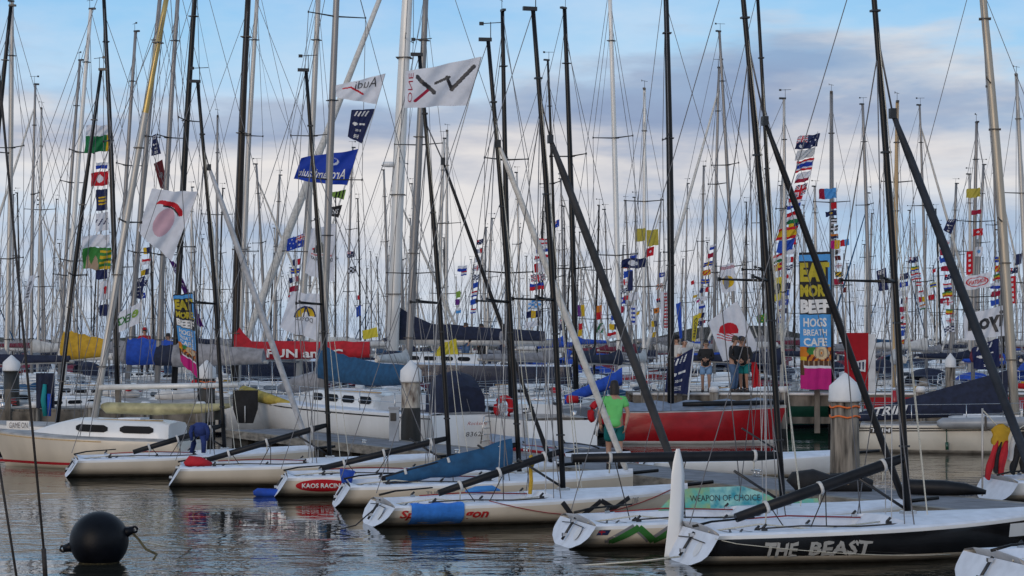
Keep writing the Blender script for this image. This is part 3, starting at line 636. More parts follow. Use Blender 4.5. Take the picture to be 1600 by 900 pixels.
# big white cruiser beyond the dock: stern to the camera's right, bow far to the left
CR = empty('sailing_yacht', (-1.2, 59.0, 0), 125, 'large white cruiser with four oval windows, blue boom cover and stern towards the dock', 'yacht')
def cruiser():
    T = CR; H = Hull(14.5, 3.3, 1.05, 1.35, stern=.80, full=2.3, rake=1.0, overhang=-.2); T_H[T.name] = H
    H.hull(T, 'gel', 'gel', 'hullnavy', 'antifoul'); H.deck(T, 'deck', (.03, .26), .3, n=20, camber=.06)
    cabin(T, H, .24, .70, .50, .64, nwin=4, winz=(.34, .80))
    mb = MB()
    for z0, z1 in ((.93, .97),):
        rows = [[(H.x(i/20, .9), H.side(14.5*i/20, z1-.0+.3*(i/20)**1.6)+.008, z0+.3*(i/20)**1.6), (H.x(i/20, .9), H.side(14.5*i/20, z1+.3*(i/20)**1.6)+.008, z1+.3*(i/20)**1.6)] for i in range(21)]; mb.grid(rows, 'hullblack')
    mb.build('side_stripe', T)
    for s in (1, -1):
        mb = MB(); ts = [.02, .14, .27, .4, .53, .66, .8, .9, .985]
        for t in ts: mb.tube([(14.5*t, s*H.b(t)*.95, H.zs(t)), (14.5*t, s*H.b(t)*.95, H.zs(t)+.62)], .016, 'steel', 5)
        for hh in (.34, .62): mb.tube([(14.5*t, s*H.b(t)*.95, H.zs(t)+hh) for t in ts], .009, 'steel', 4)
        mb.build('guard_rail', T)
    base = Vector((8.0, 0, 1.75)); wy = world_of(T, base).y; tp = loc_of(T, P(531, -120, wy))
    base = loc_of(T, P(504, 608, wy))
    m, tips = mastmesh(T, base, tp, .125, .10, 'alugrey', False, (.45, .80), 1.35, .1)
    for k, s in enumerate((1, -1)):
        ch = Vector((base.x-.1, s*1.5, 1.2)); pts = [ch, tips[k], tips[2+k], tp]; wires(T, list(zip(pts, pts[1:])), .011)
    wires(T, [(tp, Vector((.05, 0, 1.1)))], .011, name='backstay'); wires(T, [(tp, Vector((14.3, 0, 1.4)))], .011, name='forestay')
    g = loc_of(T, P(506, 583, wy)); e = g+Vector((-5.6, .0, -.15)); mb = MB(); mb.tube([g, e], .09, 'alugrey', 8); mb.build('boom', T)
    sailcover(T, g+Vector((.15, 0, 0)), e, 'canvasblue', .86, .12, rise=1.15)
    mb = MB(); rows = []                                                  # spray hood over the cockpit
    for i in range(7):
        u = i/6; x = lerp(.25, 1.5, u); hh = 1.2*math.sin(math.pi*(.22+.5*u)); wd = .66
        rows.append([(x, wd*c, 1.1+hh*s_) for c, s_ in ((1, 0), (.98, .6), (.75, .95), (0, 1.05), (-.75, .95), (-.98, .6), (-1, 0))])
    i = mb.grid(rows, 'canvasnavy', True); mb.face(range(i, i+7), 'canvasnavy'); mb.build('dodger', T)
    mb = MB(); letters(mb, 'letterred', 'Rockside', lambda u, v: Vector((-.275-.0+.0, lerp(.30, -.40, u)+.0, lerp(.76, .86, v))), 0, .3); letters(mb, 'letterdark', '8362', lambda u, v: Vector((-.20, lerp(.30, -.25, u), lerp(.42, .56, v)))); 
    mb.v = [(-.275+.05*(1.05-p[2])+.0-.02+.22*(1.05-p[2])*.9, p[1], p[2]) for p in mb.v]; mb.build('lettering', T)
    mb = MB(); mb.tube([(-.3, -.25, 1.0), (-.12, -.25, .2)], .02, 'steel', 6); mb.tube([(-.3, -.65, 1.0), (-.12, -.65, .2)], .02, 'steel', 6)
    for q in range(4): mb.tube([(-.28+.045*q, -.25, .85-.19*q), (-.28+.045*q, -.65, .85-.19*q)], .018, 'steel', 6)
    mb.build('boarding_ladder', T)
    mb = MB(); mb.tube([(13.7, .55, 1.45), (13.0, .8, 1.5), (11.8, 1.1, 1.42), (10.2, 1.30, 1.30), (8.6, 1.40, 1.2)], [.10, .20, .22, .18, .07], 'sailyellow', 10); mb.build('sail_bundle', T)
    mb = MB(); mb.tube([(12.0, 0, 1.6), (10.6, .1, 1.75), (9.2, .0, 1.95), (8.6, 0, 2.0)], [.1, .28, .32, .18], 'canvasgrey', 10); mb.build('rolled_sail', T)
cruiser()
# white stern-on yacht to its right and the red racing yacht
WY = listed('white yacht stern-on beyond the dock with tall black mast and red horseshoe buoy', (785, 18), (800, 680), 61.5, 9, 'carbon', 110, L=10, bx=.45, B=3.0, fs=.95, fb=1.2, boomL=0, hullk='gel', cab=(.3, .7, .35), boot='gel', span=.85)
RY = listed('long red racing yacht with grey deck covers and thick black mast', (1040, 0), (1048, 640), 63.4, 11, 'carbon', 2, H_=15, L=5.6, bx=.34, B=2.0, fs=.98, fb=1.12, hullk='hullred', boot='gel', cab=None, boomL=0, rails=False, spread=(.36, .62), span=1.0, gear=False)
H = T_H[RY.name]; mb = MB(); rows = []
for i in range(17):
    t = lerp(.02, .95, i/16); b = H.b(t)*.93; z0 = H.zs(t)+.05; q = .10*math.sin(i*1.9)+.13
    rows.append([(5.6*t, b, z0), (5.6*t, b*.5, z0+q), (5.6*t, 0, z0+.2+q*.5), (5.6*t, -b*.5, z0+q*.9), (5.6*t, -b, z0)])
mb.grid(rows, 'deckgrey', True); mb.build('deck_cover', RY)
mb = MB(); mb.tube([(2.2, -.7, 1.25), (3.0, -.72, 1.27), (5.5, -.2, 1.30)], [.07, .085, .07], 'boomblack', 8); mb.build('boom', RY)
# TRIM at the right
TR = listed('cream yacht named TRIM with black stripes, navy sail cover and bronze mast', (1535, 0), (1583, 610), 58.0, 15, 'bronze', -13, H_=14.5, L=8.6, bx=.54, B=2.6, fs=.78, fb=1.0, hullk='cream', boot='antifoul', cab=(.32, .6, .22), nwin=2, boomL=0, coverk=None, boomz=.5, span=1.2, spread=(.42, .72), gear=False)
H = T_H[TR.name]; g = Vector((.54*8.6-.2, 0, 2.05)); e = Vector((.15, 0, 1.02)); mb = MB(); rows = []
for i in range(13):
    t = i/12; q = g.lerp(e, t); hu = lerp(.35, .10, t); hd = lerp(.95, .16, t); rows.append([q+Vector((0, .16*sx, hu if sz > 0 else hd*sz)) for sx, sz in ((0, 1), (.7, .3), (1, -.3), (.8, -.9), (0, -1), (-.8, -.9), (-1, -.3), (-.7, .3), (0, 1))])
for r_ in rows:
    for k in (1, 7): r_[k] = (r_[0]+r_[2 if k == 1 else 6])*.5
mb.grid(rows, 'canvasnavy', True); mb.build('sail_cover', TR)
mb = MB(); mb.tube([g, e], .07, 'alu', 8); mb.build('boom', TR)
mb = MB(); letters(mb, 'letterwhite', 'TRIM', lambda u, v: Vector((lerp(.62, 1.60, u), -.27, lerp(1.02, 1.28, v)+.10*u)), .02, .3); mb.build('cover_lettering', TR)
for z0 in (.70, .63):
    mb = MB(); rows = []
    for i in range(21):
        x = lerp(.05, 8.0, i/20); dz = H.zs(x/8.6)-.78; rows.append([(x, -H.side(x, z0+dz)-.007, z0+dz-.018), (x, -H.side(x, z0+dz)-.007, z0+dz+.018)])
    mb.grid(rows, 'hullblack'); mb.build('side_stripe', TR)
mb = MB(); rows = [[(lerp(.52, 1.16, i/5), -H.side(lerp(.52, 1.16, i/5), .6)-.03, zz_) for zz_ in (.56, .74)] for i in range(6)]; mb.grid(rows, 'hullblack'); letters(mb, 'letterwhite', 'TRIM', lambda u, v: Vector((lerp(.56, 1.12, u), -H.side(lerp(.56, 1.12, u), .6)-.05, lerp(.59, .71, v))), .02, .1); mb.build('nameplate', TR)
mb = MB(); mb.tube([(2.45, -1.42, .88), (2.6, -1.43, .88), (5.5, -1.40, .93), (5.7, -1.38, .93)], [.08, .17, .17, .08], 'hullgrey', 10); mb.box((3.8, -1.43, .9), (.06, .38, .38), 'fitting'); fn = mb.build('long_fender', TR)
mb = MB(); mb.tube([(2.7, -1.32, .80), (2.72, -1.36, .30)], .015, 'hullgreen', 5); mb.tube([(2.72, -1.36, .34), (2.73, -1.37, .12)], .05, 'hullgreen', 7); mb.build('hanging_fender', TR)

# ---- further yachts whose masts one can pick out in the photo
c0 = dict(boomL=4.0)
listed('yacht at the picture edge with dark leaning mast beside a silver one', (17, 10), (0, 200), 72, 8, 'carbon', 170, coverk='canvasnavy')
listed('white yacht with upright silver mast closest to the picture edge', (19, 3), (11, 480), 79, 8, 'alu', 60, coverk='canvasgrey')
listed('white yacht with weathered grey leaning mast, behind the black mast', (125, 95), (97, 520), 88, 6, 'alugrey', 150, coverk='canvaswhite')
listed('white yacht under a bright yellow boom cover', (142, 15), (105, 520), 76, 8, 'aluwhite', 158, coverk='canvasyellow', coverh=1.0, boomL=1.9, fs=1.1, boomz=1.3, rise=1.0)
listed('white yacht with straight glossy black mast between two silver masts', (162, 0), (183, 600), 68, 8, 'carbon', 20, H_=15, coverk=None, boomL=0, cab=(.3, .62, .3))
listed('white yacht under a grey boom cover next to the yellow one', (212, 50), (187, 500), 84, 7, 'alugrey', 150, coverk='canvasgrey', coverh=.9, rise=1.0)
listed('white yacht with a blue boom tent behind the grey leaning masts', (250, 0), (210, 480), 80, 9, 'alugrey', 160, H_=16, coverk='canvasbright', coverh=1.0, rise=1.0)
listed('white yacht with pale grey mast near the flag with a red arc', (278, 0), (250, 520), 74, 9, 'alugrey', 150, H_=16, coverk='canvasnavy', coverh=.7, rise=1.0)
listed('white racing yacht with thick black mast passing the flag with a red arc', (305, 0), (278, 500), 71, 10, 'carbon', 160, H_=17, coverk='canvasgrey', coverh=.8, rise=1.0)
FUNY = listed('yacht with a bright red boom cover lettered FUN and thick dark brown mast', (388, 0), (368, 560), 76, 12, 'browncarbon', 172, H_=17, L=12, coverk='canvasred', coverh=.62, boomL=5.3, boomz=1.12, rise=2.3, peak=9, fs=1.15, fb=1.5)
listed('white yacht with slim silver mast just beside the dark brown mast', (402, 0), (376, 520), 84, 9, 'alu', 150, H_=16, coverk='canvaswhite')
listed('tall yacht with silver mast behind the navy and blue flags', (497, 0), (475, 430), 83, 11, 'alu', 70, H_=17, span=1.1, coverk='canvasgrey')
listed('yacht with grey mast just beside the thickest white mast', (665, 0), (638, 560), 78, 13, 'alugrey', 75, H_=17, L=11, span=1.15, spread=(.28, .60), coverk='canvaswhite', hullk='gel')
listed('slim black mast yacht topped by a wind vane between two taller black masts', (856, 95), (870, 600), 82, 5, 'carbon', 30, coverk='canvasgrey')
listed('racing yacht with bold black mast and crane-like masthead', (882, 14), (900, 610), 69, 9, 'carbon', 50, coverk=None, boomL=0, hullk='hullgrey', cab=(.3, .6, .25))
listed('yacht with pale beige mast rising out of the picture', (953, 0), (968, 590), 73, 9, 'aluwhite', 62, H_=14.2, coverk='canvasnavy', span=.95)
listed('yacht with white mast carrying the yellow flags', (1007, 140), (1006, 600), 82, 7, 'aluwhite', 80, coverk='canvaswhite')
listed('yacht with raked grey mast left of the beef banner', (1124, 50), (1145, 480), 86, 6, 'alugrey', 40, coverk='canvasbright', hullk='gel')
listed('green-hulled yacht behind the pier with a thin silver mast', (1225, 155), (1222, 500), 76, 6, 'alu', 10, L=9, hullk='hullgreen', coverk='canvasnavy', span=.8)
listed('yacht with grey mast hung with many small signal flags', (1299, 145), (1300, 570), 88, 8, 'alugrey', 80, coverk='canvasnavy')
listed('classic yacht with varnished yellow wooden mast', (1402, 160), (1397, 600), 75, 8, 'woodmast', 85, coverk='canvaswhite', hullk='gel', span=.7, spread=(.72,))
listed('white yacht with a mast flying the yellow square flag', (1526, 192), (1522, 470), 84, 7, 'alugrey', 95, coverk='canvasmaroon')
listed('white yacht with silver mast at the picture edge above the wooden pier', (1588, 118), (1602, 430), 80, 8, 'alu', 70, coverk='canvasnavy')
listed('far yacht with thin dark mast left of the beige mast', (936, 322), (930, 520), 104, 4, 'carbon', 70, coverk='canvasnavy')
listed('far yacht with thin silver mast and three-armed masthead', (699, 205), (697, 420), 108, 5, 'alu', 80, coverk='canvasblue')
listed('far yacht with slender grey mast behind the flag with a red arc', (340, 182), (338, 500), 104, 5, 'alugrey', 100, coverk='canvasnavy')
listed('far yacht with slender weathered mast near the picture edge', (65, 170), (60, 500), 106, 5, 'alu', 95, coverk='canvasgrey')
# FUN lettering on the red cover
lx = .57*12; mb = MB(); zb = 1.15+.12+1.35-.2
letters(mb, 'letterwhite', 'FUN and C', lambda u, v: Vector((lerp(lx-1.35, lx-4.3, u), .30, lerp(zb+.28, zb+.58, v))), .03); FUNL = mb
for nme, o_ in (('x', FUNY),):
    g_y = [c for c in kids(FUNY) if c.name.startswith('sail_cover')][0]; zz0 = min(v.co.z for v in g_y.data.vertices)
    wv = [v.co for v in g_y.data.vertices]; 
    FUNL.v = [(p[0], .36, zz0+.24+(p[2]-zb-.28)*1.1) for p in FUNL.v]
    FUNL.build('lettering', FUNY)
# maxi yacht with the thickest white mast
MX = empty('sailing_yacht', (GX(905, 88), 88, 0), 176, 'large dark navy yacht with very thick white mast and long navy sail cover', 'yacht')
def maxi():
    T = MX; H = Hull(15.5, 4.2, 2.15, 2.5, stern=.8, full=2.4, rake=.5, overhang=-.3); T_H[T.name] = H
    H.hull(T, 'hullnavy', 'hullnavy', 'hullnavy', 'antifoul'); H.deck(T, 'deck', (.03, .3), .3, n=16)
    cabin(T, H, .28, .6, .45, .6, nwin=4)
    Yb = 88; base = loc_of(T, P(613.5, 548, Yb)); tp = loc_of(T, P(648, -190, Yb))
    m, tips = mastmesh(T, base, tp, .27, .20, 'aluwhite', False, (.40, .66), 1.6, .2)
    for k, s in enumerate((1, -1)):
        ch = Vector((base.x, s*2, 2.3)); pts = [ch, tips[k], tips[2+k], tp]; wires(T, list(zip(pts, pts[1:])), .014)
    mb = MB(); a = loc_of(T, P(606, -45, Yb)); a.y = 0; bw = Vector((15.2, 0, 2.6)); mb.tube([bw, bw.lerp(a, .04), bw.lerp(a, .2), bw.lerp(a, .5), bw.lerp(a, .75), a], [.1, .15, .19, .17, .13, .10], 'jibwhite', 10); mb.build('furled_jib', T)
    g = loc_of(T, P(622, 533, Yb)); e = loc_of(T, P(862, 536, Yb)); g.y = e.y = 0; mb = MB(); mb.tube([g, e], [.17, .15], 'alu', 8); mb.build('boom', T)
    sailcover(T, g+Vector((.25, 0, .2)), e+Vector((.3, 0, .15)), 'canvasnavy', .75, rise=2.0)
    mb = MB(); c = loc_of(T, P(608, 257, Yb)); mb.lathe([(.05, -.12), (.28, -.1), (.3, 0), (.28, .1), (.05, .12)], c, 'gel', 12); mb.build('radar_dome', m)
    wires(T, [(tp, Vector((.1, 0, 2.2)))], .014, name='backstay')
maxi()

# ------------------------------------------------------------------ the crowded marina beyond: individual yachts in berths
def proto(kind):
    hk, ck, mk, Hm, L, jb, mr = kind; dg_ = 'canvasnavy' if ck in ('canvaswhite', 'canvasgrey') else ck
    T = yacht(None, 0, 0, 0, L=L, B=L*.31, fs=1.0, fb=1.3, hullk=hk, cab=(.3, .68, .42), nwin=3, mast=(.57*L, (.57*L-.25, 0, Hm), mr, mr*.7, mk), boomL=L*.36, coverk=ck, wr=.0095, jib=jb, group='yachts berthed in rows across the marina', rails=True, dodger=(dg_, .85))
    return T
KINDS = [('gel', 'canvasnavy', 'alu', 12.5, 9.5, None, .10), ('gel', 'canvaswhite', 'alugrey', 14.0, 10.5, ('jibwhite', .09), .085), ('gel', 'canvasblue', 'aluwhite', 11.0, 8.5, ('canvasblue', .06), .07), ('hullnavy', 'canvasgrey', 'alugrey', 15.0, 11.0, None, .12), ('gel', 'canvasgrey', 'carbon', 13.0, 9.5, None, .08), ('hullred', 'canvasmaroon', 'alugrey', 12.0, 9.0, None, .065), ('gelwarm', 'canvasbright', 'carbon', 10.2, 8.0, None, .055)]
LAB = {'gel': 'white', 'hullnavy': 'navy', 'hullred': 'red', 'gelwarm': 'cream', 'canvasnavy': 'navy', 'canvaswhite': 'white', 'canvasblue': 'blue', 'canvasgrey': 'grey', 'canvasmaroon': 'maroon', 'canvasbright': 'bright blue', 'alu': 'silver', 'alugrey': 'grey', 'aluwhite': 'white', 'carbon': 'black'}
def join_copy(T, name):
    """one light mesh of a whole yacht, for those too far to show their parts"""
    mb = MB(); stack = [T]
    while stack:
        o = stack.pop(); stack.extend(kids(o))
        if o.type == 'MESH' and not o.name.startswith(('guard_rail', 'window', 'bow_rail', 'stern_rail')):
            i = mb.add([v.co for v in o.data.vertices]); ks = [m_.name for m_ in o.data.materials]
            for p in o.data.polygons: mb.face([i+q for q in p.vertices], ks[p.material_index], p.use_smooth)
    return mb.build(name)
protos = []
for k in KINDS:
    T = proto(k); protos.append((T, join_copy(T, 'sailing_yacht')))
trees = {}
for T, J in protos:
    fam = {}; stack = [T]
    while stack:
        o = stack.pop(); c = kids(o); fam[o.name] = c; stack.extend(c)
    trees[T.name] = fam
def copy_tree(o, fam, parent=None):
    c = o.copy(); COL.objects.link(c); c.parent = parent
    for ch in fam[o.name]: copy_tree(ch, fam, c)
    return c
rg = random.Random(21); dvec = Vector((-.48, .877)); nvec = Vector((.877, .48)); nfar = nnear = 0
usedproto = set()
spots = []
for j in range(-3, 30):
    for i in range(-40, 75):
        for side in (0, 1):
            p = Vector((4, 78))+dvec*(i*4.3+rg.uniform(-.3, .3))+nvec*(j*29+side*14.5+rg.uniform(-.6, .6))
            if p.y < 84 or p.y > 330 or abs(p.x) > .275*p.y+3: continue
            if any(abs(p.x-u[0]) < 3.2 and abs(p.y-u[1]) < 7 for u in USED): continue
            if -18 < p.x < 6 and abs(p.y-88) < 5: continue
            if rg.random() < .27: continue
            spots.append((p, side))
spots.sort(key=lambda q: q[0].y); spots = spots[:270]
for p, side in spots:
    ki = rg.choices(range(7), (5, 5, 3, 3, 3, 2, 2))[0]; T, J = protos[ki]; k = KINDS[ki]
    deg = 28.7+(180 if side else 0)+rg.uniform(-5, 5); s = rg.uniform(.72, 1.28); sc = (rg.uniform(.9, 1.05), 1, s)
    lab = '%s yacht with %s mast and %s boom cover in the crowded berths' % (LAB[k[0]], LAB[k[2]], LAB[k[1]])
    if p.y < 128:
        if ki in usedproto: o = copy_tree(T, trees[T.name])
        else: o = T; usedproto.add(ki)
        nnear += 1
    else:
        o = J.copy(); COL.objects.link(o); lab = 'distant '+lab; nfar += 1
    o.location = (p.x-nvec.x*(5 if not side else -5), p.y-nvec.y*(5 if not side else -5), 0); o.rotation_euler = (R(rg.uniform(-1.2, 1.2)), R(rg.uniform(-1.4, 1.0)), R(deg)); o.scale = sc
    o['label'] = lab; o['category'] = 'yacht'; o['group'] = lab.replace(' yacht ', ' yachts ', 1)
for ki, (T, J) in enumerate(protos):
    bpy.data.objects.remove(J)
    if ki not in usedproto:
        st = [T]; fam = trees[T.name]
        while st:
            o = st.pop(); st.extend(fam[o.name]); bpy.data.objects.remove(o)
print('berthed', nnear, nfar)
# ------------------------------------------------------------------ floating dock, pier, piles
DA = math.degrees(math.atan2(.877, -.48)); DS = Vector((9.6, 28.5, 0)); DL = 39.0
def dock():
    T = empty('floating_dock', DS, DA, 'long grey floating dock the sportboats are moored to, edged with worn timber', 'dock')
    mb = MB(); n = 13
    for i in range(n):
        a, b = DL*i/n+.012, DL*(i+1)/n-.012; mb.box(((a+b)/2, -1.075, .40), (b-a, 1.85, .08), 'dockdeck')
    mb.build('deck', T)
    for y in (-.10, -2.05):
        mb = MB()
        for i in range(9):
            a, b = DL*i/9+.02, DL*(i+1)/9-.02; M = Matrix.Rotation(random.uniform(-.006, .006), 3, 'Z')
            mb.box(((a+b)/2, y, .335+random.uniform(-.006, .006)), (b-a, .20, .22), 'dockedge', M)
        mb.build('edge_beam', T)
    mb = MB()
    for i in range(20): mb.box((1+i*1.95, -1.075, .12), (1.4, 1.7, .46), 'timberdark')
    mb.build('float', T)
    for x in (3.4, 8.6, 13.2, 18, 23, 28.5):
        for y in (-.12, -2.03):
            c = empty('dock_cleat', world_of(T, (x, y, .445)), DA, 'galvanised mooring cleat on the timber edge of the floating dock', 'cleat', 'cleats on the floating dock')
            mb = MB(); mb.tube([(-.17, 0, .11), (-.1, 0, .12), (.1, 0, .12), (.17, 0, .11)], [.018, .026, .026, .018], 'steel', 8); mb.build('horn', c)
            mb = MB(); mb.box((0, 0, .01), (.26, .09, .02), 'steel'); mb.tube([(-.07, 0, .01), (-.07, 0, .11)], .022, 'steel', 8); mb.tube([(.07, 0, .01), (.07, 0, .11)], .022, 'steel', 8); mb.build('foot', c)
    return T
DK = dock()
def pier(name, label, x0, x1, y0, y1, z, pier_deg=0, posts=9, white=True, red=None):
    T = empty(name, (x0, y0, 0), 0, label, 'pier'); W = x1-x0; D = y1-y0
    mb = MB()
    k = int(W/.16)
    for i in range(k): mb.box((W*(i+.5)/k, D/2, z-.03+random.uniform(-.004, .004)), (W/k-.012, D, .06), 'timber')
    mb.build('deck', T)
    for zz0, yy in ((z-.24, -.04), (z-.24, D+.04)):
        mb = MB(); mb.box((W/2, yy, zz0), (W, .14, .34), 'timber'); mb.build('beam', T)
    if white:
        mb = MB(); mb.tube([(0, -.10, z-.01), (W, -.10, z-.01)], .05, 'paintwhite', 8); mb.build('kerb_rail', T)
    for i in range(posts):
        x = .4+(W-.8)*i/(posts-1)
        mb = MB(); mb.tube([(x, -.22, -1.2), (x, -.22, .35), (x, -.22, z+.06)], [.17, .16, .15], 'pile', 10, keyfn=lambda j, q: 'pilewet' if j == 0 else 'pile'); p = mb.build('post', T)
        mb = MB(); mb.lathe([(.17, 0), (.17, .14), (.12, .2)], (x, -.22, z+.05), 'pilecap', 12); mb.build('post_cap', p)
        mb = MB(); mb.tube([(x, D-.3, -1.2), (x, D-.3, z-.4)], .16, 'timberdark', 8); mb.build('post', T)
    for i in range(posts-1):
        xa = .4+(W-.8)*i/(posts-1); xb = .4+(W-.8)*(i+1)/(posts-1)
        mb = MB(); mb.box(((xa+xb)/2, -.02, .62), (xb-xa-.34, .10, .22), 'timber'); mb.build('brace', T)
        if i % 2 == 0:
            mb = MB(); mb.box(((xa+xb)/2, -.16, .95), (.18, .09, 1.5), 'timber'); mb.build('fender_board', T)
    if red:
        mb = MB(); mb.box(((red[0]+red[1])/2-x0, -.34, z-.30), (red[1]-red[0], .10, .38), 'hullred'); mb.build('red_beam', T)
        for xr in (red[0]+1.0, red[0]+3.6, red[0]+6): mb = MB(); mb.tube([(xr-x0, -.45, z-.6), (xr-x0, -.45, z+.12)], .10, 'hullred', 8); mb.build('red_post', T)
    return T
PY, PZ = 66.0, 1.50
pier('timber_pier', 'old timber pier with white kerb rail where the people and beef banner stand', 4.0, 23.0, PY, 70.0, PZ, red=(11.6, 22.5))
pier('timber_pier', 'low weathered finger pier behind the cabin yacht', -17.5, -9.6, 64.2, 65.7, 1.05, posts=5, white=False)
def pile(px, Y, wpx, ytip, ycap, label, straps=False, dark=False, guano=False):
    s = F/Y; r = wpx/2/s; X = GX(px, Y); zt = CZ-(ytip-HY)/s; zc = CZ-(ycap-HY)/s
    T = empty('mooring_pile', (X, Y, 0), 0, label, 'pile', 'white-capped mooring piles')
    mb = MB(); prof = [(r*.98, -1.5), (r, .3), (r*1.02, .55), (r*.97, lerp(.55, zc, .5)), (r*.95, zc-.03)]
    kk = (lambda j: 'pilewet' if (j < 2 or ((dark or guano) and j < 3)) else ('pileguano' if guano else ('pilewet' if dark else 'pile')))
    mb.lathe(prof, (0, 0, 0), 'pile', 22, kk); mb.build('shaft', T)
    mb = MB(); mb.lathe([(r*1.10, zc-.06), (r*1.12, zc-.02), (r*1.10, zc+.02), (r*1.06, lerp(zc, zt, .50)), (r*.10, zt), (.004, zt+.01)], (0, 0, 0), 'pilecap', 24); mb.build('cap', T)
    if straps:
        for zz0 in (zc-.16, zc-.36):
            st = MB(); st.tube([(r*1.0*math.cos(a*.2618), r*1.0*math.sin(a*.2618), zz0+.02*math.sin(a*1.3)) for a in range(25)], .02, 'orange', 6); st.build('strap', T)
pile(1320, 40.6, 46, 583, 623, 'thick grey weathered pile with white cone cap and two orange straps', True)
pile(642, 56.8, 31, 563, 594, 'pile with white cone cap, crusted white at the top and black below', guano=True)
pile(323, 66.5, 27, 563, 589, 'dark pile with white cone cap and orange straps beside the smaller beef banner', True, True)
pile(18, 70, 25, 555, 577, 'dark pile with white cone cap by the picture edge', dark=True)
pile(1130+355, 83, 16, 552, 572, 'slim distant pile with white cone cap beyond the pier', dark=False)
# power pedestal
T = empty('power_pedestal', world_of(DK, (30.0, -1.6, .445)), 0, 'grey service pedestal on the dock beside the crusted pile', 'pedestal')
T.location.x = GX(616, T.location.y); mb = MB(); mb.box((0, 0, .45), (.27, .24, .9), 'pedestal'); mb.box((0, 0, .93), (.31, .28, .06), 'hullgrey'); mb.build('post', T)
mb = MB(); mb.box((-.02, -.135, .68), (.16, .03, .22), 'fitting'); mb.build('socket_panel', T)

# ------------------------------------------------------------------ people
def skinmesh(name, pts, edges, parent, key, sub=2, root=0):
    me = bpy.data.meshes.new(name); me.from_pydata([p[:3] for p in pts], edges, [])
    o = bpy.data.objects.new(name, me); COL.objects.link(o)
    bm = bmesh.new(); bm.from_mesh(me); ly = bm.verts.layers.skin.verify(); bm.verts.ensure_lookup_table()
    for v, p in zip(bm.verts, pts): v[ly].radius = (p[3], p[4] if len(p) > 4 else p[3])
    bm.verts[root][ly].use_root = True
    bm.to_mesh(me); bm.free()
    m = o.modifiers.new('s', 'SKIN'); m.use_smooth_shade = True
    m2 = o.modifiers.new('b', 'SUBSURF'); m2.levels = sub; m2.render_levels = sub
    dg = bpy.context.evaluated_depsgraph_get(); m3 = bpy.data.meshes.new_from_object(o.evaluated_get(dg))
    bpy.data.objects.remove(o); bpy.data.meshes.remove(me)
    m3.name = name; m3.materials.clear(); m3.materials.append(MATS[key])
    r = bpy.data.objects.new(name, m3); COL.objects.link(r); r.parent = parent
    return r
